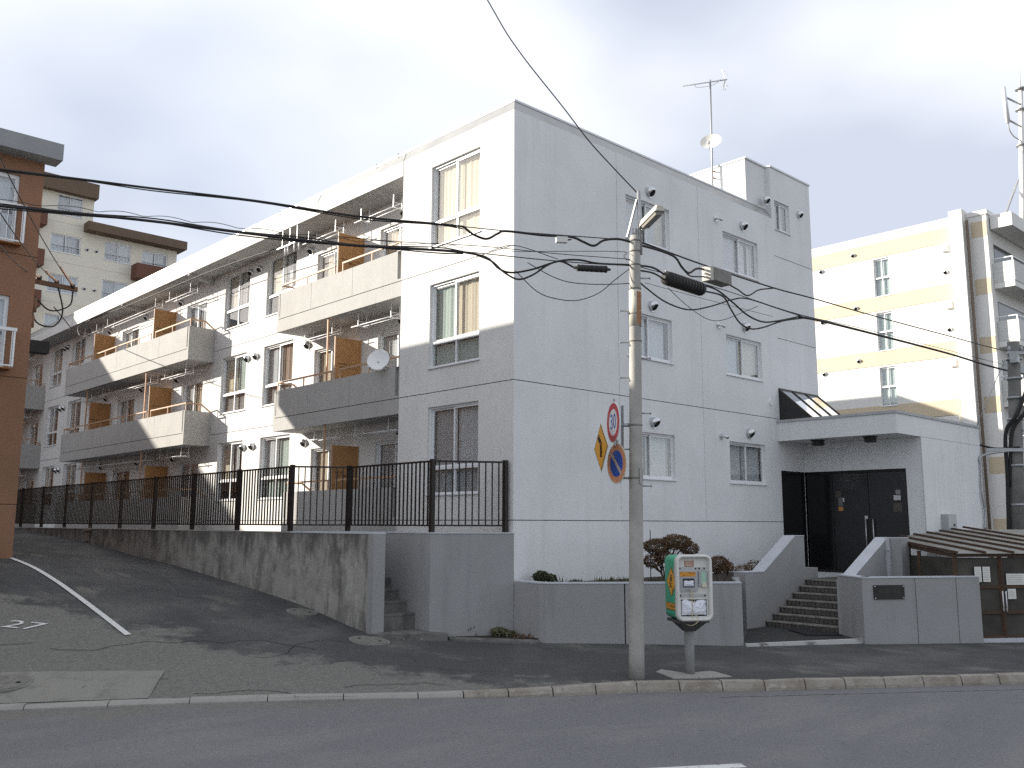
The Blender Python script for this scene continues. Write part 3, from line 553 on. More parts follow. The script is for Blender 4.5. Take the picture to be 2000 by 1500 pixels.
# balconies
def balcony(y0, y1, zf, dividers, free_near=False, free_far=True, rail_drop=True, post=True):
    n = y1 - y0; X0 = 0.0
    jo = [(0.02, 0.14, zf + .06, zf + .73, 0.09, True), (n - 0.16, n - 0.03, zf + .06, zf + .73, 0.09, True), (-1, 99, *hh(zf), 0.02, True)]
    k = 1.75
    while k < n - 1.2: jo.append((k, k + .012, zf + .02, zf + .8, 0.012, True)); k += 1.95
    mb = relief(0, n, zf - .36, zf + .74, jo, None, 0, 1)
    mb.v = [(X0 + b, y1 - a, c) for a, b, c in mb.v]           # local to world: x -> -Y, depth -> +X
    mb.add([(X0, y0, zf + .74), (X0, y1, zf + .74), (.13, y1, zf + .74), (.13, y0, zf + .74)], [(3, 2, 1, 0)])
    mb.add([(.13, y0, zf), (.13, y1, zf), (.13, y1, zf + .74), (.13, y0, zf + .74)], [(0, 1, 2, 3)])
    mb.add([(X0, y0, zf - .36), (W, y0, zf - .36), (W, y1, zf - .36), (X0, y1, zf - .36)], [(3, 2, 1, 0)], 2)
    mb.add([(.13, y0, zf), (W, y0, zf), (W, y1, zf), (.13, y1, zf)], [(0, 1, 2, 3)], 2)
    for (yy, fr) in ((y0, free_near), (y1, free_far)):
        if fr:
            a, b = (yy, yy + .1) if yy == y0 else (yy - .1, yy)
            mb.box(.004, W, a, b, zf - .359, zf + .738)
    o = obj('balcony', mb, [BALC, JOINT, SOFFIT], bld)
    zr = zf + .98; cuts = [y0 + (0.06 if free_near else 0)] + sum([[d - .28, d + .06] for d in sorted(dividers)], []) + [y1 - .06]
    for a, b in zip(cuts[::2], cuts[1::2]):
        m = MB(); m.bar((.065, a, zr), (.065, b, zr), .04); q = a + .02
        cnt = max(2, int((b - a) / 1.1) + 1)
        for k in range(cnt):
            yy = a + .02 + (b - a - .04) * k / (cnt - 1); m.bar((.065, yy, zf + .74), (.065, yy, zr), .028)
        if b > y1 - .1 and free_far: m.bar((.065, b, zr), (.55, b, zr), .04); m.bar((.55, b, zr), (W, b, zf + .74), .04)
        if a < y0 + .1 and free_near: m.bar((.065, a, zr), (.55, a, zr), .04); m.bar((.55, a, zr), (W, a, zf + .74), .04); m.bar((.5, a, zf + .74), (.5, a, zr), .028)
        link('handrail', m.mesh('handrail', RAIL), o, local=True)
    for d in dividers:
        m = MB(); m.box(.12, W - .02, d - .012, d + .012, zf + .03, zf + 1.86); p = link('divider_board', m.mesh('divider_board', PANEL), o, local=True)
        m = MB(); m.bar((.10, d, zf), (.10, d, zf + 1.88), .035); m.bar((W - .02, d, zf), (W - .02, d, zf + 1.88), .025)
        link('divider_frame', m.mesh('divider_frame', RAIL), o, local=True)
        for r_, (tx, sz) in enumerate((('非常の際は、ここを破って', .058), ('隣戸へ避難できます。', .058))):
            tm = text_mb(tx, sz); tm.v = [(.52 + x, d - .0145, zf + 1.18 - .085 * r_ + z) for x, y, z in tm.v]
            link('notice_text', tm.mesh('notice_text', INK), o, local=True)
        if post: m = MB(); m.bar((.07, d + .32, zf + .74), (.07, d + .32, zf + 2.39), .04); link('prop_post', m.mesh('prop_post', RAIL), o, local=True)
    seg = [y0 + .3] + sorted(dividers) + [y1 - .3]
    for a, b in zip(seg, seg[1:]):
        if b - a < 1.5: continue
        zc = zf + 2.39; m = MB()
        for yy in (a + .5, b - .7):
            for xx in (.30, .55): m.bar((xx, yy, zc), (xx, yy, zc - .33), .016)
            m.bar((.28, yy, zc - .33), (.6, yy, zc - .33), .016); m.bar((.28, yy, zc - .20), (.6, yy, zc - .2), .012)
        m.tube([(.33, a + .2, zc - .30), (.33, b - .35, zc - .30)], .014, 6); m.tube([(.5, a + .3, zc - .30), (.5, b - .6, zc - .30)], .012, 6)
        link('drying_pole', m.mesh('drying_pole', WHITE), o, local=True)
    return o
for k, z in enumerate(FL):
    balcony(3.803, 9.56 if k else 8.9, z, [6.7], False, True, post=(k < 2))
    balcony(15.30, 27.25, z, [18.5, 24.4], True, True, post=(k < 2))
    balcony(33.0, 39.5, z, [36.2], True, True, post=False)
# hanging hooks and a globe lamp on the upper balcony
mb = MB(); mb.disc((.72, 7.55, 9.86), .11, (-1, 0, 0), 20, 0, .05, .08); obj('wall_lamp', mb, PLASTW, bld)

# porch
mb = MB(); mb.box(9.75, 15.02, -3.25, -.004, 4.54, 5.03); obj('porch_canopy', mb, STUCCO, bld)
mb = MB(); mb.box(9.72, 15.05, -3.28, -.002, 5.033, 5.10); obj('canopy_coping', mb, ROOFMET, bld)
mb = relief(0, 3.22, 0.9, 4.535, [(-1, 2.82, 1.06, 3.76, 0.16, False)]); obj('porch_inner_wall', mb, STUCCO, bld, loc=(11.1, -0.004, 0), rz=RZL)
gro = [(x - 11.12, x - 11.112, za, zb, 0.012, True) for x, za, zb in ((12.05, 1.9, 4.18), (12.30, 2.0, 4.42), (12.40, 1.6, 4.18), (13.25, 1.8, 4.2), (13.42, 2.0, 4.42), (13.62, 1.6, 4.2))]
mb = relief(0, 3.9, -0.1, 4.535, gro, None, 0, 1); mb.v = [(x + 11.12, y - 3.245, z) for x, y, z in mb.v]
mb.box(11.12, 15.02, -3.225, -2.95, -.1, 4.53); mb.box(11.122, 11.3, -3.245, -3.224, -.1, 4.53) if False else None
mb.add([(11.12, -3.245, -.1), (11.12, -3.225, -.1), (11.12, -3.225, 4.535), (11.12, -3.245, 4.535)], [(0, 1, 2, 3)])
obj('porch_side_wall', mb, [STUCCO, JOINT], bld)
mb = MB(); mb.box(14.9, 15.01, -2.95, -.01, -.1, 4.53); mb.box(12.1, 15.0, -.12, -.004, -.1, 4.53); obj('porch_rear_wall', mb, STUCCO, bld)
# smoked glass doors
dr = obj('entrance_door', MB().box(11.2, 11.23, -2.82, -2.76, 1.06, 3.76).box(11.2, 11.23, -.02, .05, 1.06, 3.76).box(11.2, 11.23, -2.76, -.02, 3.70, 3.76).box(11.2, 11.23, -2.76, -.02, 1.06, 1.14), mat('black_door_frame', (0.02, 0.02, 0.021), 0.4), bld)
for (a, b) in ((-2.76, -1.76), (-1.745, -.76), (-.745, -.02)):
    obj('door_leaf', MB().box(11.205, 11.22, a, b, 1.15, 3.69), mat('smoked_black_glass', (0.012, 0.012, 0.013), 0.12, spec=0.5), dr)
for y in (-1.66, -1.86):
    m = MB(); m.tube([(11.14, y, 1.55), (11.14, y, 2.48)], .016, 8); m.tube([(11.205, y, 1.62), (11.14, y, 1.62)], .01, 6); m.tube([(11.205, y, 2.42), (11.14, y, 2.42)], .01, 6); obj('door_handle', m, ALUG, dr)
for (y0, y1, z0, z1, m_) in ((-.99, -.84, 3.06, 3.22, 'brown_sticker'), (-1.03, -.90, 2.82, 3.05, 'grey_sticker'), (-1.03, -.90, 2.70, 2.80, 'orange_sticker'), (-1.07, -1.02, 2.93, 3.04, 'white_sticker'),
                             (-2.60, -2.48, 3.10, 3.22, 'pale_sticker'), (-2.60, -2.42, 2.96, 3.08, 'white_sticker'), (-2.62, -2.40, 2.66, 2.88, 'brown_sticker'), (-1.70, -1.62, 2.48, 2.56, 'white_sticker')):
    c = dict(brown=(.10, .09, .075), grey=(.16, .165, .165), orange=(.6, .28, .09), white=(.6, .61, .62), pale=(.3, .3, .28))[m_.split('_')[0]]
    obj('door_sticker', MB().box(11.198, 11.204, y0, y1, z0, z1), mat(m_, c, 0.6, var=.3, vscale=60), dr)
gp = obj('side_glass_panel', MB().box(9.93, 11.19, .08, .095, 1.10, 3.72), MATS['smoked_black_glass'], bld)
obj('side_glass_frame', rect_frame(9.885, 11.23, 1.055, 3.755, .05, .06, .12), MATS['black_door_frame'], bld)
for y in (-.96, -2.38):
    m = MB(); m.box(10.02, 10.28, y - .13, y + .13, 4.505, 4.54); m.box(10.04, 10.26, y - .11, y - .10, 4.40, 4.505); m.box(10.04, 10.26, y + .1, y + .11, 4.40, 4.505); m.box(10.04, 10.05, y - .1, y + .1, 4.40, 4.505); m.box(10.25, 10.26, y - .1, y + .1, 4.4, 4.505); m.box(10.04, 10.26, y - .11, y + .11, 4.39, 4.40)
    l_ = obj('porch_light', m, BLACK, bld); obj('light_diffuser', MB().box(10.07, 10.23, y - .08, y + .08, 4.41, 4.50), mat('frosted_diffuser', (.45, .45, .43), .4), l_)
# sloping glazed roof light on the canopy
YS = -.95
def skp(x, f): return (x, YS * f, 5.97 - .86 * f)
mb = MB()
for x in (9.92, 10.62, 11.34, 12.05): mb.bar(skp(x, 0), skp(x, 1), .035, .05)
mb.bar(skp(9.92, 0), skp(12.05, 0), .05, .06); mb.bar(skp(9.92, 1), skp(12.05, 1), .05, .05)
sk = obj('roof_light', mb, mat('dark_bronze_bar', (.05, .045, .04), .4, .3), bld)
for a, b in ((9.94, 10.60), (10.64, 11.32), (11.36, 12.03)):
    obj('roof_light_pane', MB().add([skp(a, 0), skp(b, 0), skp(b, 1), skp(a, 1)], [(0, 1, 2, 3)]), mat('mirror_roof_glass', (.55, .58, .62), .03, .9), sk)
obj('roof_light_cheek', MB().add([(9.915, 0, 5.1), (9.915, YS, 5.1), (9.915, 0, 5.97)], [(0, 1, 2)]), mat('dark_cheek', (.03, .03, .03), .3), sk)
# ------------------------------------------------------------------ terrace, retaining walls, side steps
XW0, XW1, YW = -2.45, -2.20, 1.12; TZ = 2.155; XS = -1.40
ter = obj('terrace', MB().box(XW1 + .003, W - .003, 4.3, YB, -.2, 2.10).prism([(XS + .25, 4.297), (-.003, 4.297), (-.003, .1), (-1.15, .95), (XS + .25, 1.0)], -.2, 2.10), mat('terrace_concrete', (.33, .33, .32), .95, var=.2, vscale=2)); tag(ter, kind='structure')
rw = thing('retaining_wall', 'old stained concrete retaining wall rising beside the sloping alley', 'wall', (XW0, YW, .3))
mb = MB(); ys = [YW, 5.0, 10.0, 16.0, 24.0, YB]
for a, b in zip(ys, ys[1:]): mb.box(XW0, XW1, a + (.0 if a == YW else .006), b - .006, -.3, TZ - .02)
def damp(m, z0, z1, dark, amt):
    """moss and soot washed down from the wall top: ragged lower edge"""
    t = m.node_tree; b = t.nodes['Principled BSDF']; src = b.inputs['Base Color'].links[0].from_socket
    g = t.nodes.new('ShaderNodeNewGeometry'); sx = t.nodes.new('ShaderNodeSeparateXYZ'); t.links.new(g.outputs['Position'], sx.inputs[0])
    p = t.nodes.new('ShaderNodeMapping'); p.inputs['Scale'].default_value = (1.6, 1.6, .5); t.links.new(g.outputs['Position'], p.inputs['Vector'])
    n = t.nodes.new('ShaderNodeTexNoise'); n.inputs['Scale'].default_value = 2.2; n.inputs['Detail'].default_value = 7; n.inputs['Roughness'].default_value = .65; t.links.new(p.outputs[0], n.inputs['Vector'])
    ma = t.nodes.new('ShaderNodeMath'); ma.operation = 'MULTIPLY_ADD'; ma.inputs[1].default_value = 2.2; t.links.new(n.outputs[0], ma.inputs[0]); t.links.new(sx.outputs['Z'], ma.inputs[2])
    mr = t.nodes.new('ShaderNodeMapRange'); mr.inputs['From Min'].default_value = z0; mr.inputs['From Max'].default_value = z1; mr.inputs['To Max'].default_value = amt; t.links.new(ma.outputs[0], mr.inputs['Value'])
    mx_ = t.nodes.new('ShaderNodeMixRGB'); mx_.inputs[2].default_value = dark + (1,); t.links.new(mr.outputs[0], mx_.inputs[0]); t.links.new(src, mx_.inputs[1]); t.links.new(mx_.outputs[0], b.inputs['Base Color'])
damp(OLDCONC, 2.8, 3.3, (.075, .072, .066), .75)
obj('concrete_face', mb, OLDCONC, rw)
mb = MB(); mb.box(XW0 - .012, XW1 + .012, YW - .012, 4.1, TZ - .019, TZ + .012); obj('painted_cap', mb, mat('pale_grey_cap_paint', (.52, .54, .57), .9, var=.1, vscale=4), rw)
mb = MB(); mb.box(XW0 - .006, XW1 + .006, 4.103, YB, TZ - .019, TZ); obj('concrete_cap', mb, KERBW, rw)
mb = MB(); mb.box(XW0 - .008, XW1 + .008, YW - .009, YW + .16, -.28, TZ - .02) ; obj('painted_end', mb, GREYPAINT, rw)
tp = mat('worn_drain_paint', (.34, .29, .24), .9, var=.3, vscale=8)
mb = MB(); mb.box(XW0 - .02, XW0 - .002, 15.9, 16.25, gz(XW0, 16) + .05, 2.1); mb.box(XW0 - .06, XW0 - .001, 15.8, 16.35, 2.09, 2.145); obj('drain_outlet', mb, tp, rw)
# painted terrace wall towards the street
tw = thing('terrace_wall', 'grey painted terrace wall under the fence at the building corner', 'wall', (-.7, .4, .2))
poly = [(0.0, -.02), (XS, .78), (XS, 4.6), (XS + .24, 4.6), (XS + .24, .92), (0.0, .2)]
obj('wall_body', MB().prism(poly, -.2, TZ - .012), GREYPAINT, tw)
cp = [(0.0, -.035), (XS - .012, .77), (XS - .012, 4.6), (XS + .25, 4.6), (XS + .25, .93), (0.0, .21)]
obj('wall_cap', MB().prism(cp, TZ - .011, TZ + .012), MATS['pale_grey_cap_paint'], tw)
obj('end_wall', MB().box(XW1 + .002, XS + .24, 4.605, 4.8, -.2, TZ), GREYPAINT, tw)
st = thing('side_steps', 'narrow worn concrete steps between stained wall and grey terrace wall', 'steps', (-1.8, 1.3, .3))
g0 = gz(-1.8, 1.1)
obj('landing_slab', MB().prism([(XW0 - .02, 1.105), (XW0 - .10, .98), (-1.25, .42), (-1.12, .60), (XS - .003, .80), (XS - .003, 1.22), (XW1 + .01, 1.105)], -.1, [g0 + .08, g0 + .08, g0 + .03, g0 + .03, g0 + .06, g0 + .08, g0 + .08]), STEPC, st)
z = g0 + .07; y = 1.22
for k in range(8):
    r_ = .30 if k == 0 else .205
    obj('step', MB().box(XW1 + .015, XS - .004, y, 4.6, z + .001 if k else z - .1, z + r_).box(XW1 + .014, XS - .005, y - .012, y + .3, z + r_ - .035, z + r_ + .004), STEPC, st); z += r_; y += .27
# ------------------------------------------------------------------ fence
fe = thing('metal_fence', 'dark brown metal fence with vertical bars along the retaining wall', 'fence', (-1.4, .8, TZ))
XF = (XW0 + XW1) / 2
posts = [(-.10, .12), (XS + .1, .88), (XS + .1, 3.75), (XF, 4.35)]
yy = 4.35
while yy < 26: yy += 2.38; posts.append((XF, yy))
RT, RB = TZ + 1.36, TZ + .14
PM = MB().box(-.042, .042, -.042, .042, 0, 1.39).mesh('post', FENCE); BM_ = MB().box(-.0125, .0125, -.0125, .0125, .14, 1.33).mesh('bar', FENCE)
pz_ = MB().box(-.05, .05, -.05, .05, 0, .012).mesh('base_plate', FENCE)
for p in posts:
    link('post', PM, fe, (p[0], p[1], TZ + .01))
for a, b in zip(posts, posts[1:]):
    A = Vector((a[0], a[1], 0)); B = Vector((b[0], b[1], 0)); ln = (B - A).length
    m = MB(); m.bar((a[0], a[1], RT), (b[0], b[1], RT), .05, .035); obj('top_rail', m, FENCE, fe)
    m = MB(); m.bar((a[0], a[1], RB), (b[0], b[1], RB), .035, .03); obj('bottom_rail', m, FENCE, fe)
    n = max(3, int(round(ln / .128))); rz = math.atan2((B - A).y, (B - A).x)
    for k in range(1, n):
        p = A.lerp(B, k / n); link('bar', BM_, fe, (p.x, p.y, TZ + .01), rz)
# ------------------------------------------------------------------ planter
PA = [(0.0, -.03), (-.02, -.72), (.02, -.86), (.12, -.95), (2.9, -3.17)]
pl = thing('planter', 'low grey painted planter wall along the pavement', 'planter', (1.4, -2, .1))
def offs(P, d):
    out = []
    for i, p in enumerate(P):
        a = Vector(P[max(i - 1, 0)]); b = Vector(P[min(i + 1, len(P) - 1)]); t = (b - a).normalized(); out.append((p[0] - t.y * d, p[1] + t.x * d))
    return out
inn = offs(PA, .16); inn[0] = (.2, -.03); ret = (4.35, -1.2); ret2 = (4.2, -1.32)
mb = MB(); body = PA + inn[::-1]
for i in range(len(PA) - 1):
    q = [PA[i], PA[i + 1], inn[i + 1], inn[i]]
    if i == 3:       # long straight run carries a movement joint
        f = .375; g = .0035
        lerp = lambda a, b, k: (a[0] + (b[0] - a[0]) * k, a[1] + (b[1] - a[1]) * k)
        mb.prism([PA[3], lerp(PA[3], PA[4], f - g), lerp(inn[3], inn[4], f - g), inn[3]], -.2, 1.235); mb.prism([lerp(PA[3], PA[4], f + g), PA[4], inn[4], lerp(inn[3], inn[4], f + g)], -.2, 1.235)
    else: mb.prism(q, -.2, 1.235)
mb.prism([(2.9, -3.17), (2.92, -3.155), (4.95, -1.78), (4.85, -1.66), inn[4]], -.2, 1.22)
obj('planter_wall', mb, GREYPAINT, pl)
c0 = offs(PA, -.012); c1 = offs(PA, .175); c0[0] = (0, -.045); c1[0] = (.2, -.045); mb = MB()
for i in range(len(PA) - 1): mb.prism([c0[i], c0[i + 1], c1[i + 1], c1[i]], 1.236, 1.262)
obj('planter_cap', mb, MATS['pale_grey_cap_paint'], pl)
obj('planting_soil', MB().prism([inn[0], inn[1], inn[2], inn[3], inn[4], (4.85, -1.7), (6.0, -1.55), (7.6, -1.55), (7.6, -.004), (.01, -.004)], .9, 1.17), SOIL, pl)
# small earth strip with edging at the foot of the terrace wall
es = thing('earth_strip', 'narrow strip of soil edged with worn concrete below the terrace wall', 'flower bed', (-.6, .2, .2))
a0, a1 = (-1.12, .52), (-.05, -.74)
obj('strip_soil', MB().prism([(-1.10, .60), (-.02, -.03), (-.02, -.70), (-.14, -.66), (-.9, .30)], 0, .255), SOIL, es)
obj('strip_edging', MB().prism([(-1.12, .56), (-.9, .29), (-.14, -.67), (-.03, -.72), (-.08, -.80), (-.28, -.72), (-1.05, .24), (-1.16, .47)], 0, [.26, .25, .24, .23, .2, .21, .23, .24]), STEPC, es)

# ------------------------------------------------------------------ plants
def leaf_cloud(blobs, n, size, seed, m=None, flat=0.6):
    rr = random.Random(seed); mb = MB(); vs_ = []; fs = []
    wts = [b[3] * b[4] * b[5] for b in blobs]
    for i in range(n):
        cx, cy, cz, rx, ry, rz_ = rr.choices(blobs, wts)[0]
        while True:
            d = Vector((rr.gauss(0, 1), rr.gauss(0, 1), rr.gauss(0, 1)))
            if d.length > 1e-3: break
        d.normalize(); k = rr.uniform(.55, 1.0) ** .6 * (1 + .12 * math.sin(9 * d.x + seed) * math.cos(7 * d.z))
        p = Vector((cx + d.x * rx * k, cy + d.y * ry * k, cz + d.z * rz_ * k))
        a = Vector((rr.gauss(0, 1), rr.gauss(0, 1), rr.gauss(0, 1) * flat)).normalized() * size * rr.uniform(.6, 1.3); b = a.orthogonal().normalized() * size * .42
        b.rotate(Matrix.Rotation(rr.uniform(0, 6.28), 3, a.normalized()))
        o = len(vs_); vs_ += [p - a * .5, p + b * .6, p + a * .6, p - b * .6]; fs.append((o, o + 1, o + 2, o + 3))
    mb.add(vs_, fs); return mb
def shrub(label, base, blobs, n, size, seed, m, trunk_r=.02, name='shrub'):
    t = thing(name, label, 'shrub', base)
    rr = random.Random(seed); mb = MB()
    for (cx, cy, cz, rx, ry, rz_) in blobs:
        mid = Vector(base).lerp(Vector((cx, cy, cz)), .5) + Vector((rr.uniform(-.06, .06), rr.uniform(-.06, .06), 0))
        mb.tube(catmull([base, mid, (cx, cy, cz)], 4), [trunk_r * (1 - .07 * k) for k in range(9)], 6)
        for q in range(7):
            d = Vector((rr.uniform(-1, 1) * rx, rr.uniform(-1, 1) * ry, rr.uniform(-.3, .8) * rz_)); mb.tube([(mid.x, mid.y, mid.z), (cx + d.x, cy + d.y, cz + d.z)], [trunk_r * .5, trunk_r * .15], 4)
    obj('branches', mb, BARK, t); obj('crown', leaf_cloud(blobs, n, size, seed), m, t); return t
shrub('large reddish brown cloud pruned shrub behind the sand box', (2.45, -1.75, 1.17), [(2.62, -1.9, 1.98, .33, .3, .15), (2.3, -1.66, 1.90, .27, .27, .15), (2.84, -2.05, 1.86, .2, .2, .13), (2.2, -1.62, 1.62, .16, .2, .14), (2.42, -1.75, 1.70, .22, .2, .12)], 7000, .042, 3, LEAFR)
shrub('smaller round reddish brown shrub right of the sand box', (3.32, -2.4, 1.17), [(3.30, -2.40, 1.55, .24, .22, .17), (3.44, -2.5, 1.50, .15, .15, .12)], 2800, .038, 8, LEAFR)
shrub('low dark shrub on the planter by the stair wall', (5.9, -1.4, 1.17), [(5.9, -1.3, 1.32, .35, .2, .12), (6.5, -1.2, 1.36, .35, .2, .16), (7.1, -1.2, 1.4, .3, .2, .15)], 1800, .04, 21, LEAFR, .012)
shrub('compact dark green shrub at the left end of the planter', (.44, -.36, 1.17), [(.42, -.34, 1.33, .17, .17, .11), (.58, -.44, 1.30, .12, .12, .08)], 1500, .045, 9, LEAFG, .012)
def tuft(label, base, n, h, spread, m, seed, name='grass_tuft', cat='plant', group=None, wid=.018):
    rr = random.Random(seed); mb = MB(); b = Vector(base)
    for i in range(n):
        o = b + Vector((rr.gauss(0, spread), rr.gauss(0, spread), 0)); d = Vector((rr.gauss(0, .35), rr.gauss(0, .35), 1)).normalized() * h * rr.uniform(.5, 1.1); s_ = Vector((rr.uniform(-1, 1), rr.uniform(-1, 1), 0)).normalized() * wid
        k = Vector((d.x, d.y, 0)) * .5
        mb.add([o - s_, o + s_, o + d * .55 + s_ * .8, o + d * .55 - s_ * .8, o + d + k], [(0, 1, 2, 3), (3, 2, 4)])
    return tag(obj(name, mb, m), label, cat, group)
tuft('pointed leaves beside the compact shrub in the planter', (.68, -.55, 1.16), 26, .22, .05, LEAFG, 4)
tuft('small rounded green plant next to the pointed leaves in the planter', (.95, -.72, 1.16), 70, .13, .07, LEAFG, 6, wid=.028)
for i, f in enumerate(np.linspace(.28, .44, 5)):
    tuft(('first', 'second', 'third', 'fourth', 'fifth')[i] + ' clump of short bulb shoots counted from the compact planter shrub', (.12 + 2.78 * f + .16, -.95 - 2.22 * f + .3, 1.16), 34, .2, .075, LEAFG if i % 2 else LEAFY, 30 + i, group='bulb shoots in the planter')
tuft('thin dry shoots in the planter just right of the utility pole', (1.95, -1.95, 1.16), 40, .2, .1, LEAFG, 41)
m_ = MB(); m_.tube([(2.02, -1.72, 1.15), (2.03, -1.72, 2.22)], .009, 6); tag(obj('plant_stake', m_, BLACK), 'thin dark stake standing behind the utility pole in the planter', 'stake')
m_ = MB(); m_.tube([(2.28, -2.02, 1.15), (2.28, -2.02, 1.62)], .009, 6); tag(obj('plant_stake', m_, BLACK), 'short dark stake below the large shrub by the sand box', 'stake')
tuft('small weed growing against the terrace wall foot', (-.66, .42, .25), 44, .2, .05, LEAFG, 50, wid=.022)
shrub('low dry leafy clump on the earth strip', (-.34, .02, .24), [(-.34, .02, .33, .17, .15, .09), (-.2, -.12, .30, .14, .12, .06)], 900, .06, 52, LEAFY, .01)
tuft('withered stalks at the end of the earth strip', (-.1, -.4, .24), 40, .1, .1, LEAFR, 53)

# ------------------------------------------------------------------ entrance stairs
en = thing('entrance_stairs', 'tiled entrance stairs between two sloping grey walls', 'stairs', (6.6, -2.7, .1))
z = .12; x = 5.92; ST_T = [];
for k in range(7):
    zt = z + .137
    s_ = obj('step', MB().box(x, 11.1 if k == 6 else x + .36, -3.6, -1.80, z - (.25 if k == 0 else .02), zt - .012), GROUT, en)
    m = MB(); m.box(x - .022, x + .05, -3.6, -1.80, zt - .03, zt); link('nosing', m.mesh('nosing', mat('worn_step_nosing', (.34, .325, .29), .7, var=.4, vscale=8)), s_, local=False)
    q = -3.59; ri = 0
    while q < -1.85:
        w_ = min(.092, -1.81 - q); m = MB(); m.box(x - .012, x + .004, q, q + w_ - .006, z + .006, zt - .034); link('riser_tile', m.mesh('riser_tile', TILE), s_); q += .098
    m = MB(); m.box(x + .055, (11.09 if k == 6 else x + .355), -3.59, -1.81, zt - .013, zt - .003); link('tread', m.mesh('tread', TILE), s_)
    z = zt; x += .295
lw = thing('stair_wall', 'left sloping grey stair wall joining the planter', 'wall', (5.6, -1.7, .1))
P = [(5.18, -.1), (5.18, 1.30), (5.92, 1.29), (7.30, 2.06), (7.72, 2.06), (7.72, 1.32), (8.30, 1.32), (8.30, -.1)]
mb = MB(); mb.extr(P, 'y', -1.79, -1.50); obj('wall_body', mb, GREYPAINT, lw)
mb = MB()
for (a, b) in zip(P[1:4], P[2:5]): mb.add([(a[0], -1.80, a[1] + .001), (b[0], -1.80, b[1] + .001), (b[0], -1.49, b[1] + .001), (a[0], -1.49, a[1] + .001), (a[0], -1.80, a[1] + .02), (b[0], -1.80, b[1] + .02), (b[0], -1.49, b[1] + .02), (a[0], -1.49, a[1] + .02)], [(0, 3, 2, 1), (4, 5, 6, 7), (0, 1, 5, 4), (1, 2, 6, 5), (2, 3, 7, 6), (3, 0, 4, 7)])
obj('wall_cap', mb, MATS['pale_grey_cap_paint'], lw)
rwl = thing('stair_wall', 'right sloping grey stair wall with a pale downpipe', 'wall', (6.5, -3.7, .1))
P = [(5.70, -.1), (5.70, 1.22), (5.95, 1.27), (7.55, 2.04), (7.55, -.1)]
mb = MB(); mb.extr(P, 'y', -3.86, -3.605); mb.box(7.553, 7.80, -4.16, -3.605, -.1, 2.04); mb.box(7.803, 7.92, -4.16, -3.90, -.1, 2.04); obj('wall_body', mb, GREYPAINT, rwl)
mb = MB(); a, b = P[2], P[3]
mb.add([(a[0], -3.87, a[1] + .001), (b[0], -3.87, b[1] + .001), (b[0], -3.595, b[1] + .001), (a[0], -3.595, a[1] + .001), (a[0], -3.87, a[1] + .02), (b[0], -3.87, b[1] + .02), (b[0], -3.595, b[1] + .02), (a[0], -3.595, a[1] + .02)], [(0, 3, 2, 1), (4, 5, 6, 7), (0, 1, 5, 4), (1, 2, 6, 5), (2, 3, 7, 6), (3, 0, 4, 7)])
mb.box(7.553, 7.81, -4.17, -3.595, 2.041, 2.06); mb.box(7.812, 7.93, -4.17, -3.89, 2.041, 2.06); obj('wall_cap', mb, MATS['pale_grey_cap_paint'], rwl)
mb = MB(); mb.box(7.44, 7.54, -3.93, -3.862, .2, 1.93); mb.box(7.42, 7.545, -3.94, -3.863, 1.78, 1.81); mb.box(7.44, 7.54, -3.92, -3.862, 1.93, 2.05); obj('downpipe', mb, mat('pale_downpipe', (.46, .47, .48), .6), rwl)
# entrance court slab edge and mat
mb = MB(); mb.prism([(2.90, -3.19), (5.35, -4.32), (5.30, -4.40), (2.85, -3.27)], -.1, .15); ce = obj('court_edge', mb, mat('chipped_white_edge', (.50, .50, .48), .9, layers=[((.16, .155, .15), 3, .52, .62, None, .9)])); tag(ce, 'low chipped white kerb across the entrance court', 'kerb')
court = obj('court', MB().prism([(2.92, -3.18), (5.34, -4.31), (5.72, -3.9), (5.90, -3.6), (5.92, -1.80), (5.2, -1.80)], -.1, .125), asphalt('court_asphalt', (.06, .059, .057), [((.035, .035, .035), 1.5, .5, .7, None, .6)])); tag(court, kind='structure')
mb = MB(); mb.prism([(5.0, -3.3), (5.55, -3.75), (5.85, -3.2), (5.85, -2.6), (5.55, -2.55)], .127, .15); tag(obj('door_mat', mb, RUBBERMAT), 'dark rubber mat lying at the foot of the entrance stairs', 'mat')

# ------------------------------------------------------------------ nameplate wall
NA = [(5.72, -3.62), (5.66, -3.72), (5.14, -4.42), (5.18, -4.47), (7.30, -5.80)]
nw = thing('nameplate_wall', 'angled low grey wall carrying a dark nameplate beside the stairs', 'wall', (5.6, -4.4, .1))
ni = offs(NA, .17); ni[0] = (5.95, -3.87); ni[1] = (5.9, -3.88)
lerp = lambda a, b, k: (a[0] + (b[0] - a[0]) * k, a[1] + (b[1] - a[1]) * k)
mb = MB(); mb.prism([NA[0], NA[1], NA[2], NA[3], ni[3], ni[2], ni[1], ni[0]], -.15, 1.30)
cut = [0, .43, .79, 1]
for k in range(3):
    a, b = cut[k] + (.003 if k else 0), cut[k + 1] - (.003 if k < 2 else 0); mb.prism([lerp(NA[3], NA[4], a), lerp(NA[3], NA[4], b), lerp(ni[3], ni[4], b), lerp(ni[3], ni[4], a)], -.15, 1.30)
obj('wall_body', mb, GREYPAINT, nw)
no = offs(NA, -.012); nn_ = offs(NA, .18); nn_[0], nn_[1] = ni[0], ni[1]; mb = MB()
for i in range(4): mb.prism([no[i], no[i + 1], nn_[i + 1], nn_[i]], 1.301, 1.325)
obj('wall_cap', mb, MATS['pale_grey_cap_paint'], nw)
d = Vector((NA[4][0] - NA[3][0], NA[4][1] - NA[3][1], 0)).normalized(); rzn = math.atan2(d.y, d.x); q = Vector((NA[3][0], NA[3][1], 0)) + d * .16
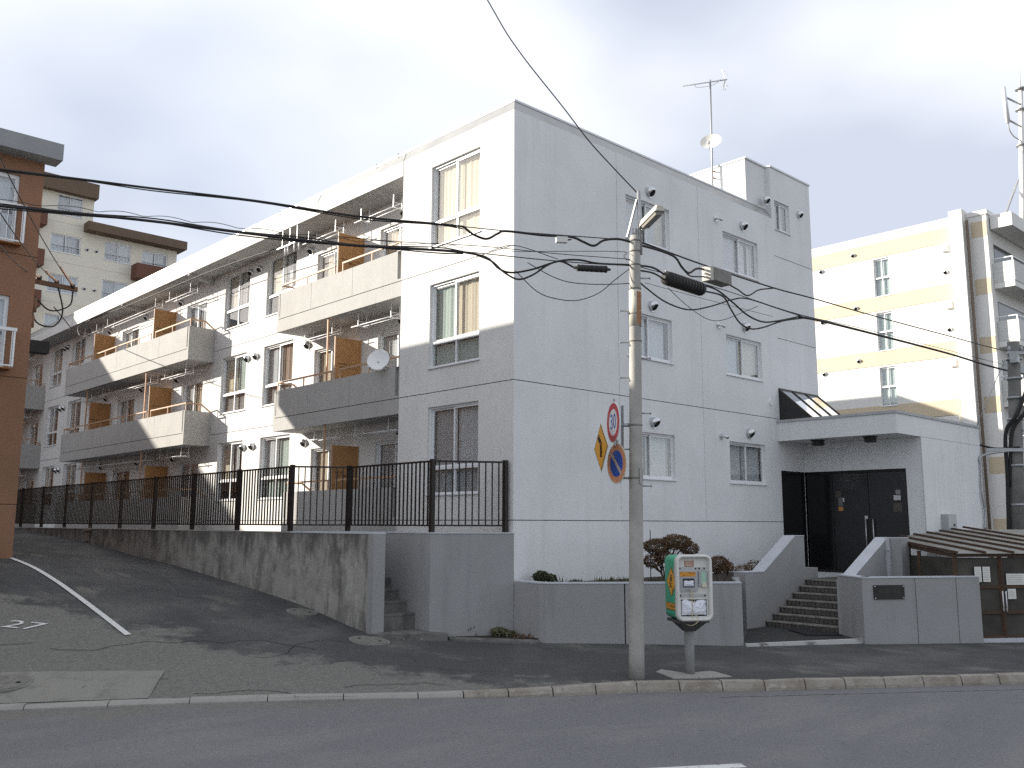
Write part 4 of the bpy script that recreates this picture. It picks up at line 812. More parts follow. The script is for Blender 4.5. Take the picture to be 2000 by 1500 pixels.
pt = obj('nameplate', MB().box(0, .66, -.022, -.002, .90, 1.17), mat('dark_bronze_plate', (.045, .043, .04), .45, .3, var=.3, vscale=9), nw, loc=q, rz=rzn)
rr = random.Random(8)
for k in range(4):
    m = MB(); m.disc((.025 + .61 * (k % 2), -.022, .925 + .22 * (k // 2)), .010, (0, -1, 0), 10, 0, .006); link('screw', m.mesh('screw', ALU), pt, local=True)
m = MB()      # worn relief marks, no longer legible
for cx, sc_ in ((.15, 1), (.27, .9), (.37, .5), (.455, .9), (.54, .9)):
    for k in range(4): m.bar((cx + rr.uniform(-.03, .03) * sc_, -.0225, 1.04 + rr.uniform(-.04, .04) * sc_), (cx + rr.uniform(-.03, .03) * sc_, -.0225, 1.04 + rr.uniform(-.04, .04) * sc_), .007, .004)
link('worn_relief', m.mesh('worn_relief', mat('worn_bronze', (.11, .108, .10), .4, .4)), pt, local=True)

# ------------------------------------------------------------------ refuse shed
sh = thing('refuse_shed', 'rusty brown refuse shed with lean to tin roof and glazed doors', 'shed', (9, -5, .1))
FLc = Vector((7.05, -5.42, 0)); du = Vector((.82, -.572, 0)).normalized(); dv = Vector((-du.y, du.x, 0))
def sp(s, t, z): p = FLc + du * s + dv * t; return (p.x, p.y, z)
slope = .095; ez = 1.78; Y0 = -3.42
def tb(s): p = FLc + du * s; return (Y0 - p.y) / dv.y       # run of each rib back to the porch wall
L_ = 5.6
rf = MB(); N = 8; vs_ = []
for k in range(N + 1):
    s_ = L_ * k / N; b = min(tb(s_), 4.6); vs_ += [sp(s_, -.12, ez - .11 * slope), sp(s_, b, ez + slope * b), sp(s_, -.12, ez - .11 * slope - .012), sp(s_, b, ez + slope * b - .012)]
rf.add(vs_, [(4 * k, 4 * k + 4, 4 * k + 5, 4 * k + 1) for k in range(N)] + [(4 * k + 2, 4 * k + 3, 4 * k + 7, 4 * k + 6) for k in range(N)] + [(4 * k, 4 * k + 2, 4 * k + 6, 4 * k + 4) for k in range(N)]); roof = obj('tin_roof', rf, TIN, sh)
for s_ in (0.0, .62, 1.24, 1.86, 2.48, 3.1, 3.72):
    b = tb(s_); m = MB(); m.bar(sp(s_, -.14, ez + .02 - .11 * slope), sp(s_, b, ez + slope * b + .02), .05, .045); obj('roof_rib', m, RUST, roof)
m = MB(); m.bar(sp(0, -.02, ez - .05), sp(L_, -.02, ez - .05), .05, .07); m.bar(sp(0.02, 0, ez - .06), sp(.02, tb(0) - .05, ez + slope * tb(0) - .06), .05, .07); obj('eave_beam', m, RUST, sh)
for s_ in (.03, 1.02, 1.98, 2.9, 3.85):
    m = MB(); m.bar(sp(s_, 0, -.05), sp(s_, 0, ez - .07), .07); obj('post', m, RUST, sh)
for t_ in (tb(0) - .08, tb(0) * .5):
    m = MB(); m.bar(sp(.03, t_, -.05), sp(.03, t_, ez), .06); obj('post', m, RUST, sh)
for (a, b) in ((.06, .98), (1.06, 1.94), (2.02, 2.86), (2.94, 3.8)):
    for z_ in (.12, .60, 1.10):
        m = MB(); m.bar(sp(a, 0, z_), sp(b, 0, z_), .045, .06); obj('rail', m, RUST, sh)
    for (za, zb) in ((.15, .57), (.63, 1.07), (1.13, ez - .1)):
        m = MB(); m.add([sp(a, .012, za), sp(b, .012, za), sp(b, .012, zb), sp(a, .012, zb)], [(0, 1, 2, 3)]); obj('panel', m, MESHP, sh)
for (za, zb) in ((.15, .85), (.95, ez - .1)):
    m = MB(); m.add([sp(.03, .05, za), sp(.03, tb(0) - .1, za), sp(.03, tb(0) - .1, zb), sp(.03, .05, zb)], [(3, 2, 1, 0)]); obj('panel', m, MESHP, sh)
m = MB(); m.bar(sp(.03, .05, .90), sp(.03, tb(0) - .1, .90), .04, .05); obj('rail', m, RUST, sh)
for (s_, z0, z1, w_) in ((.43, 1.20, 1.50, .15), (.61, 1.20, 1.50, .16), (1.12, 1.14, 1.36, .44), (1.13, .86, 1.06, .18)):
    m = MB(); a = sp(s_, -.03, 0); b = sp(s_ + w_, -.03, 0); m.add([(a[0], a[1], z0), (b[0], b[1], z0), (b[0], b[1], z1), (a[0], a[1], z1)], [(0, 1, 2, 3)]); n_ = obj('notice', m, PAPER, sh)
    m = MB(); rr = random.Random(int(s_ * 100)); zz = z1 - .04
    while zz > z0 + .03:
        q0 = sp(s_ + .02, -.0325, zz); q1 = sp(s_ + w_ * rr.uniform(.6, .92), -.0325, zz); m.bar(q0, q1, .003, .006); zz -= .035
    link('print_line', m.mesh('print_line', PLASTG), n_)
for s_ in (.985, 1.06):
    m = MB(); m.tube([sp(s_, -.07, .62), sp(s_, -.07, 1.02)], .012, 8); m.tube([sp(s_, -.03, .66), sp(s_, -.07, .66)], .008, 6); m.tube([sp(s_, -.03, .98), sp(s_, -.07, .98)], .008, 6); obj('door_handle', m, ALU, sh)
m = MB(); pp = [sp(-.1, -.12, 0), sp(6, -.12, 0), sp(6, .1, 0), sp(-.1, .1, 0)]; m.prism([(p[0], p[1]) for p in pp], -.1, .10); obj('plinth', m, MATS['pale_grey_cap_paint'], sh)
# meter box with its cable, on the porch wall
mt = thing('meter_box', 'grey electric meter box on the porch side wall above the shed', 'meter box', (12.3, -3.25, 2.05))
obj('case', MB().box(12.03, 12.62, -3.40, -3.25, 2.04, 2.60), PLASTG, mt); obj('door_panel', MB().box(12.06, 12.59, -3.415, -3.401, 2.07, 2.57), mat('grey_meter_door', (.42, .43, .44), .5), mt)
obj('latch_window', MB().box(12.36, 12.47, -3.420, -3.416, 2.30, 2.36).box(12.36, 12.47, -3.420, -3.416, 2.20, 2.25), BLACK, mt)
m = MB(); m.tube(catmull([(12.3, -3.33, 2.04), (12.36, -3.36, 1.97), (12.5, -3.4, 1.95), (12.75, -3.4, 2.02), (13.1, -3.38, 2.1), (13.6, -3.36, 2.14), (14.3, -3.34, 2.2)], 5), .016, 6); obj('cable', m, PLASTW, mt)
# ------------------------------------------------------------------ utility pole near the kerb
px, py = -1.42, -4.14; gp_ = .08
up = thing('utility_pole', 'concrete utility pole at the kerb carrying road signs and a lamp', 'utility pole', (px, py, gp_))
top = Vector((px + .07, py - .06, 6.80))
def pole_at(z): f = (z - gp_) / (6.8 - gp_); return Vector((px + .07 * f, py - .06 * f, z))
m = MB(); zsx = np.linspace(gp_ - .1, 6.8, 14); m.tube([pole_at(z) for z in zsx], [.116 - .032 * (z / 6.8) for z in zsx], 24); obj('shaft', m, CONC, up)
m = MB(); m.tube([pole_at(6.5) + Vector((.06, -.06, 0)), pole_at(6.8) + Vector((.055, -.05, .74))], .032, 10); m.tube([pole_at(6.8), pole_at(6.8) + Vector((0, 0, .12))], .04, 10); m.bar(pole_at(6.78) + Vector((-.09, .08, 0)), pole_at(6.8) + Vector((.03, -.03, .6)), .03); obj('steel_extension', m, STEEL, up)
for z in (6.72, 6.55, 6.33, 5.95, 5.12, 4.93 + .62, 3.82, 3.02):
    m = MB(); c = pole_at(z); m.tube([c - Vector((0, 0, .013)), c + Vector((0, 0, .013))], .121 - .03 * z / 6.8, 20); obj('steel_band', m, mat('dull_band', (.26, .25, .23), .7, .2, var=.3, vscale=20), up)
RV = Vector((_R.x, _R.y, 0)).normalized()
for i, (z, sgn) in enumerate(((2.9, 1), (3.45, -1), (4.0, 1), (4.55, -1), (5.10, -1), (4.85, 1), (5.6, -1), (6.12, 1))):
    c = pole_at(z); m = MB(); d = RV * sgn; m.tube([c + d * .08, c + d * .2, c + d * .23 + Vector((0, 0, .0)), ], .013, 6); m.disc(c + d * .225, .022, d, 8, 0, .012); obj('step_bolt', m, STEEL, up)
toC = Vector((-.684, -.729, 0)); pn = (toC * .8 + RV * .6).normalized()
pr = math.atan2(pn.x, -pn.y)
c = pole_at(5.62); m = MB(); m.tube([pole_at(5.35), pole_at(5.92)], .0955, 24); sl = obj('number_sleeve', m, mat('cream_sleeve', (.55, .52, .44), .8, var=.1), up)
m = MB(); n_ = 8
vs_ = []
for k in range(n_ + 1):
    a = -0.50 + 1.0 * k / n_; q = Vector((math.sin(a), -math.cos(a), 0)); q.rotate(Matrix.Rotation(pr, 3, 'Z')); vs_ += [pole_at(5.38) + q * .0985, pole_at(5.89) + q * .0985]
m.add(vs_, [(2 * k, 2 * k + 2, 2 * k + 3, 2 * k + 1) for k in range(n_)]); link('number_plate', m.mesh('number_plate', mat('orange_number_plate', (.34, .17, .09), .6, var=.15, vscale=20)), sl)
m = MB()
for k, ch in enumerate('コミニノクロ'):
    tm = text_mb(ch, .085)
    m.add([(x + .028, -.1, .195 - .092 * k + z) for x, y, z in tm.v], tm.f)
m.v = [tuple(pole_at(5.63) + Matrix.Rotation(pr, 3, 'Z') @ Vector((x, -.1003 + x * x * 5, z))) for x, y, z in m.v]; link('plate_lettering', m.mesh('plate_lettering', mat('dark_brown_ink', (.06, .03, .02), .7)), sl)
m = MB(); q = pole_at(3.05); b_ = q + pn * .112; m.box(-.035, .035, -.008, 0, -.12, .12)
m.v = [tuple(b_ + Matrix.Rotation(pr, 3, 'Z') @ Vector(v)) for v in m.v]; obj('small_plate', m, mat('pale_pole_plate', (.40, .40, .38), .7, var=.3, vscale=30), up)
# street lamp
lp = thing('street_lamp', 'long box shaped street lamp angled off the top of the near pole', 'street lamp', tuple(pole_at(6.8) + Vector((0, 0, .1))))
A = Vector((-1.28, -4.28, 6.93)); B = Vector((-1.66, -4.94, 6.98)); t = (B - A).normalized(); sd = t.cross(Vector((0, 0, 1))).normalized(); u_ = sd.cross(t).normalized()
def lb(f, a, b): return tuple(A.lerp(B, f) + sd * a + u_ * b)
m = MB(); R4 = [(-.05, -.02), (.05, -.02), (.035, .05), (-.035, .05)]; R5 = [(-.085, -.03), (.085, -.03), (.06, .07), (-.06, .07)]
m.add([lb(0, a, b) for a, b in R4] + [lb(.18, a, b) for a, b in R5] + [lb(.97, a, b) for a, b in R5] + [lb(1, a * .8, b * .8) for a, b in R5], [(3, 2, 1, 0)] + [(4 * i + k, 4 * i + (k + 1) % 4, 4 * i + 4 + (k + 1) % 4, 4 * i + 4 + k) for i in range(3) for k in range(4)] + [(12, 13, 14, 15)])
obj('housing', m, mat('weathered_lamp_housing', (.52, .50, .44), .6, var=.2, vscale=12), lp)
m = MB(); m.add([lb(.2, -.07, -.033), lb(.2, .07, -.033), lb(.95, .07, -.033), lb(.95, -.07, -.033), lb(.22, -.05, -.07), lb(.22, .05, -.07), lb(.93, .05, -.07), lb(.93, -.05, -.07)], [(4, 5, 6, 7), (0, 4, 7, 3), (1, 2, 6, 5), (0, 1, 5, 4), (2, 3, 7, 6)]); obj('diffuser', m, mat('dull_diffuser', (.30, .29, .26), .4), lp)
m = MB(); m.tube([tuple(pole_at(6.75) + Vector((.04, -.04, 0))), tuple(A + Vector((0, 0, -.06))), tuple(A + t * .1)], .022, 8); obj('arm', m, STEEL, lp)
# road signs
def plate_obj(name, label, c, n, parts_fn, cat='road sign'):
    rz = math.atan2(n[0], -n[1]); t = thing(name, label, cat, tuple(c)); parts_fn(t, c, rz); return t
def place(mb, c, rz): mb.v = [tuple(Vector(c) + Matrix.Rotation(rz, 3, 'Z') @ Vector(v)) for v in mb.v]; return mb
def annulus(r0, r1, y, n=40):
    m = MB(); m.add([(r * math.cos(2 * PI * k / n), y, r * math.sin(2 * PI * k / n)) for r in (r0, r1) for k in range(n)], [(k, n + k, n + (k + 1) % n, (k + 1) % n) for k in range(n)]); return m
def s30(t, c, rz):
    obj('back_plate', place(MB().disc((0, .006, 0), .315, (0, -1, 0), 40, 0, .008), c, rz), SIGNW, t)
    obj('red_ring', place(annulus(.205, .295, -.004), c, rz), SIGNR, t)
    tm = text_mb('30', .30); tm.v = [(x * .95, -.005, z * 1.12) for x, y, z in tm.v]; obj('numeral', place(tm, c, rz), SIGNB, t)
    obj('mount', place(MB().box(-.02, .02, .008, .03, -.36, .36), c, rz), STEEL, t)
nS = Vector((-.855, .52, 0)).normalized()
plate_obj('speed_limit_sign', 'round white speed limit sign with red ring reading 30', (-1.63, -3.94, 3.86), nS, s30)
def snp(t, c, rz):
    obj('back_plate', place(MB().disc((0, .006, 0), .305, (0, -1, 0), 40, 0, .008), c, rz), mat('faded_sign_rim', (.62, .55, .42), .6), t)
    obj('faded_ring', place(annulus(.20, .285, -.004), c, rz), SIGNFADE, t)
    obj('blue_field', place(MB().disc((0, -.003, 0), .20, (0, -1, 0), 36), c, rz), SIGNB, t)
    m = MB(); m.bar((-.155, -.006, .16), (.155, -.006, -.16), .004, .055); obj('slash', place(m, c, rz), mat('bleached_slash', (.55, .45, .40), .6), t)
    obj('mount', place(MB().box(-.02, .02, .008, .03, -.3, .36), c, rz), STEEL, t)
nP = Vector((-.93, .37, 0)).normalized()
plate_obj('no_parking_sign', 'faded round blue no parking sign lowest on the utility pole', (-1.60, -3.97, 3.235), nP, snp)
def sdi(t, c, rz):
    def dm(r, y): return MB().add([(0, y, r), (r, y, 0), (0, y, -r), (-r, y, 0)], [(0, 3, 2, 1)])
    m = MB(); r = .375; m.add([(0, 0, r), (r, 0, 0), (0, 0, -r), (-r, 0, 0), (0, .006, r), (r, .006, 0), (0, .006, -r), (-r, .006, 0)], [(0, 3, 2, 1), (4, 5, 6, 7)] + [(k, (k + 1) % 4, (k + 1) % 4 + 4, k + 4) for k in range(4)]); obj('back_plate', place(m, c, rz), mat('sign_rim_cream', (.62, .56, .42), .6), t)
    obj('black_border', place(dm(.355, -.002), c, rz), BLACK, t); obj('yellow_field', place(dm(.335, -.004), c, rz), SIGNY, t)
    m = MB(); P = catmull([(.05, -.006, -.15), (.05, -.006, 0), (.01, -.006, .09), (-.06, -.006, .13)], 6)
    for a, b in zip(P, P[1:]): m.bar(a, b + (b - a) * .3, .004, .05)
    m.add([(-.16, -.0085, .155), (-.06, -.0085, .21), (-.045, -.0085, .05)], [(0, 2, 1)]); obj('bend_arrow', place(m, c, rz), BLACK, t)
    obj('mount', place(MB().box(-.02, .02, .007, .03, -.3, .3).box(-.02, .25, .02, .04, .0, .04), c, rz), STEEL, t)
nD = Vector((-.845, .535, 0)).normalized()
plate_obj('bend_warning_sign', 'yellow diamond warning sign with black left bend arrow', (-1.77, -3.81, 3.475), nD, sdi)
m = MB(); m.tube([pole_at(3.82) - RV * .08, pole_at(3.82) - RV * .22], .03, 10); m.bar(tuple(pole_at(3.82) - RV * .2 + Vector((0, 0, .3))), tuple(pole_at(3.1) - RV * .2 + Vector((0, 0, -.1))), .03); m.tube([pole_at(3.02) - RV * .08, pole_at(3.02) - RV * .2], .02, 8); obj('sign_bracket', m, STEEL, up)

# ------------------------------------------------------------------ slip-prevention sand box
bx = thing('sand_box', 'green and white roadside sand box on a post with slippery road sign', 'sand box', (-.58, -4.42, .1)); RB_ = -.57
def bp_(mb): mb.v = [tuple(Vector((-.545, -4.45, 0)) + Matrix.Rotation(RB_, 3, 'Z') @ Vector(v)) for v in mb.v]; return mb
def rrect(w, h, r, n=6):
    P = []
    for (cx, cz, a0) in ((w / 2 - r, h / 2 - r, 0), (-w / 2 + r, h / 2 - r, 90), (-w / 2 + r, -h / 2 + r, 180), (w / 2 - r, -h / 2 + r, 270)):
        for k in range(n + 1): a = math.radians(a0 + 90 * k / n); P.append((cx + r * math.cos(a), cz + r * math.sin(a)))
    return P
def loft(secs, mb=None, caps=(True, True)):
    """secs = list of (profile [(x,z)], y)"""
    mb = mb or MB(); n = len(secs[0][0]); vs_ = [(x, y, z) for P, y in secs for x, z in P]
    fs = [(i * n + k, (i + 1) * n + k, (i + 1) * n + (k + 1) % n, i * n + (k + 1) % n) for i in range(len(secs) - 1) for k in range(n)]
    mb.add(vs_, fs, 0, True); o = len(mb.v) - len(vs_)
    if caps[0]: mb.f.append(tuple(o + k for k in range(n))); mb.m.append(0); mb.sm.append(False)
    if caps[1]: mb.f.append(tuple(o + (len(secs) - 1) * n + k for k in range(n))[::-1]); mb.m.append(0); mb.sm.append(False)
    return mb
CZ = 1.395; W_, H_ = .56, .97
sz = lambda P, dz=CZ: [(x, z + dz) for x, z in P]
obj('green_shell', bp_(loft([(sz(rrect(W_ - .03, H_ - .03, .09)), -.20), (sz(rrect(W_ - .03, H_ - .03, .09)), .26), (sz(rrect(W_ - .10, H_ - .10, .07)), .32)])), GREEN, bx)
obj('white_bezel', bp_(loft([(sz(rrect(W_ - .09, H_ - .09, .06)), -.16), (sz(rrect(W_ - .085, H_ - .085, .06)), -.285), (sz(rrect(W_ - .05, H_ - .05, .08)), -.30), (sz(rrect(W_, H_, .10)), -.285), (sz(rrect(W_ + .005, H_ + .005, .10)), -.20), (sz(rrect(W_ - .03, H_ - .03, .09)), -.19)], None, (False, False))), PLASTW, bx)
fp = obj('front_panel', bp_(MB().box(-W_ / 2 + .045, W_ / 2 - .045, -.215, -.2005, CZ - .44, CZ + .44)), PLASTW, bx)
hz = obj('upper_hatch', bp_(MB().box(-.225, .06, -.245, -.2155, 1.34, 1.64)), PLASTG, bx)
m = MB(); m.box(-.17, .01, -.250, -.2455, 1.40, 1.53); obj('hatch_window', bp_(m), BLACK, hz)
def bag(cx, cz, w, h, y, seed):
    rr = random.Random(seed); m = MB(); n, k = 14, 10; vs_ = []
    for j in range(k + 1):
        for i in range(n + 1):
            u, v = i / n * 2 - 1, j / k * 2 - 1; b = max(0, (1 - u ** 4) * (1 - v ** 4)); vs_.append((cx + u * w / 2 * (1 - .06 * rr.random()), y - .035 * b - .018 * rr.random() * b, cz + v * h / 2 * (1 - .12 * rr.random()) - (.06 * h * math.cos(u * 5) if v > 0 else 0)))
    m.add(vs_, [(j * (n + 1) + i, j * (n + 1) + i + 1, (j + 1) * (n + 1) + i + 1, (j + 1) * (n + 1) + i) for j in range(k) for i in range(n)], 0, False); return m
obj('bag_in_window', bp_(bag(-.08, 1.455, .16, .09, -.252, 2)), BAG, hz)
m = MB(); m.bar((-.13, -.25, 1.365), (-.03, -.25, 1.365), .012); obj('hatch_pull', bp_(m), STEEL, hz)
lab = obj('orange_label', bp_(MB().box(-.215, .03, -.251, -.2455, 1.56, 1.625)), ORANGE, hz)
tm = text_mb('スリップ防止用', .034); tm.v = [(x - .093, -.2525, z + 1.605) for x, y, z in tm.v]; link('label_text', bp_(tm).mesh('label_text', INK), hz)
tm = text_mb('ご自由にお使いください', .018); tm.v = [(x - .093, -.2525, z + 1.577) for x, y, z in tm.v]; link('label_small_text', bp_(tm).mesh('label_small_text', INK), hz)
rd = obj('red_notice', bp_(MB().box(-.13, .02, -.219, -.2155, 1.70, 1.79)), mat('brownish_red_notice', (.42, .24, .17), .7, var=.3, vscale=40), bx)
for k in range(4):
    m = MB(); m.box(-.115, .0 - .02 * (k % 2), -.2205, -.2195, 1.715 + .018 * k, 1.723 + .018 * k); link('notice_line', bp_(m).mesh('notice_line', mat('pale_print', (.6, .5, .42), .7)), rd)
dp = obj('leaflet_holder', bp_(MB().box(.085, .20, -.255, -.2155, 1.41, 1.645)), PLASTG, bx)
obj('leaflet', bp_(MB().box(.115, .185, -.259, -.2555, 1.45, 1.63)), mat('green_white_leaflet', (.45, .60, .50), .7, layers=[((.10, .35, .20), 90, .5, .58, None, .9)]), dp)
obj('wooden_tag', bp_(MB().box(.13, .195, -.262, -.2592, 1.405, 1.462)), mat('cream_tag', (.62, .58, .44), .8), dp)
m = MB(); m.box(-.225, .205, -.222, -.2155, 1.655, 1.695); m.box(-.225, .205, -.222, -.2155, 1.255, 1.30); b_ = obj('metal_strip', bp_(m), ALUG, bx)
for (x_, z_) in ((-.205, 1.675), (.045, 1.675), (.10, 1.675), (.18, 1.675), (-.20, 1.278), (.18, 1.278)):
    m = MB(); m.disc((x_, -.222, z_), .013, (0, -1, 0), 10, 0, .006); link('bolt', bp_(m).mesh('bolt', BLACK), b_)
m = rect_frame(-.225, .225, .955, 1.245, .022, -.232, -.2155); lo = obj('lower_opening', bp_(m), PLASTW, bx)
obj('opening_recess', bp_(MB().box(-.203, .203, -.2175, -.2156, .977, 1.223)), BLACKH, lo)
obj('white_bag', bp_(bag(0, 1.10, .40, .225, -.225, 6)), BAG, lo)
m = MB(); m.tube(catmull([(-.05, -.26, 1.36), (-.045, -.262, 1.25), (-.04, -.275, 1.12), (-.045, -.27, 1.0), (-.05, -.30, .915)], 4), .006, 5); m.tube(catmull([(-.05, -.26, 1.36), (-.02, -.262, 1.28), (0, -.275, 1.18)], 4), .005, 5); m.tube(catmull([(.0, -.27, 1.0), (.03, -.28, .97), (.02, -.305, .90), (-.06, -.28, .85), (-.12, -.2, .86)], 4), .005, 5); obj('twine', bp_(m), TWINE, bx)
# left side: slippery road diamond and label
def side(mb): mb.v = [(-W_ / 2 + .0145 + y, -x, z) for x, y, z in mb.v]; return bp_(mb)      # local x -> towards the back-left, faces -x
r = .225
m = MB(); m.add([(0.02, -.002, 1.47 + r), (.02 + r * .92, -.002, 1.47), (.02, -.002, 1.47 - r), (.02 - r * .92, -.002, 1.47)], [(0, 3, 2, 1)]); sd_ = obj('diamond_sign', side(m), mat('sign_edge_brown', (.16, .07, .03), .6), bx)
m = MB(); r = .207; m.add([(0.02, -.004, 1.47 + r), (.02 + r * .92, -.004, 1.47), (.02, -.004, 1.47 - r), (.02 - r * .92, -.004, 1.47)], [(0, 3, 2, 1)]); link('diamond_field', side(m).mesh('diamond_field', SIGNY), sd_)
m = MB(); m.add([(-.03, -.006, 1.50), (.05, -.006, 1.47), (.045, -.006, 1.54), (-.025, -.006, 1.56)], [(0, 1, 2, 3)]); m.bar((-.02, -.006, 1.58), (.05, -.006, 1.56), .003, .012)
for P in (catmull([(-.03, -.006, 1.48), (-.05, -.006, 1.45), (.0, -.006, 1.43), (-.02, -.006, 1.40), (-.06, -.006, 1.38)], 4), catmull([(.03, -.006, 1.46), (-.01, -.006, 1.41), (.05, -.006, 1.39), (.075, -.006, 1.35), (.05, -.006, 1.32)], 4)):
    for a, b in zip(P, P[1:]): m.bar(a, b, .003, .012)
link('skidding_car', side(m).mesh('skidding_car', BLACK), sd_)
m = MB(); m.box(-.21, .20, -.006, -.001, 1.055, 1.16); so = obj('side_label', side(m), mat('label_edge_brown', (.22, .10, .03), .6), bx); m = MB(); m.box(-.20, .19, -.009, -.0065, 1.067, 1.148); link('label_field', side(m).mesh('label_field', ORANGE), so)
tm = text_mb('スリップ防止用', .056); tm.v = [(x - .005, -.0105, z + 1.107) for x, y, z in tm.v]; link('label_text', side(tm).mesh('label_text', INK), so)
m = MB(); m.box(.12, .20, -.006, -.001, 1.56, 1.70); ss_ = obj('small_label', side(m), mat('small_side_label', (.40, .36, .30), .7, layers=[((.5, .24, .06), 20, .5, .55, None, .8)]), bx)
m = MB(); m.prism([(-.24, -.22), (.24, -.22), (.24, .28), (-.24, .28)], .875, .915); m.add([(-.2, -.2, .875), (.2, -.2, .875), (.2, .2, .875), (-.2, .2, .875), (-.075, -.075, .74), (.075, -.075, .74), (.075, .075, .74), (-.075, .075, .74)], [(0, 1, 5, 4), (1, 2, 6, 5), (2, 3, 7, 6), (3, 0, 4, 7), (4, 5, 6, 7)]); obj('bracket', bp_(m), mat('dark_bracket', (.07, .07, .07), .6), bx)
m = MB(); m.tube([(0, 0, .0), (0, 0, .76)], .072, 16); obj('post', bp_(m), mat('grey_post_paint', (.25, .25, .245), .6, var=.15, vscale=8), bx)
m = MB(); sb = thing('concrete_footing', 'cracked square concrete footing under the sand box post', 'footing', (-.55, -4.45, .08))
for k, P in enumerate((([(-.40, -.36), (-.02, -.40), (-.05, .02), (-.30, .42), (-.46, .22)]), ([(.0, -.40), (.52, -.34), (.44, .15), (.1, .44), (-.03, .03)]), ([(-.28, .435), (-.04, .04), (.085, .45), (-.1, .52)]))):
    m = MB(); m.prism(P, .02, .125 - .006 * k); obj('slab_piece', bp_(m), KERBW, sb)

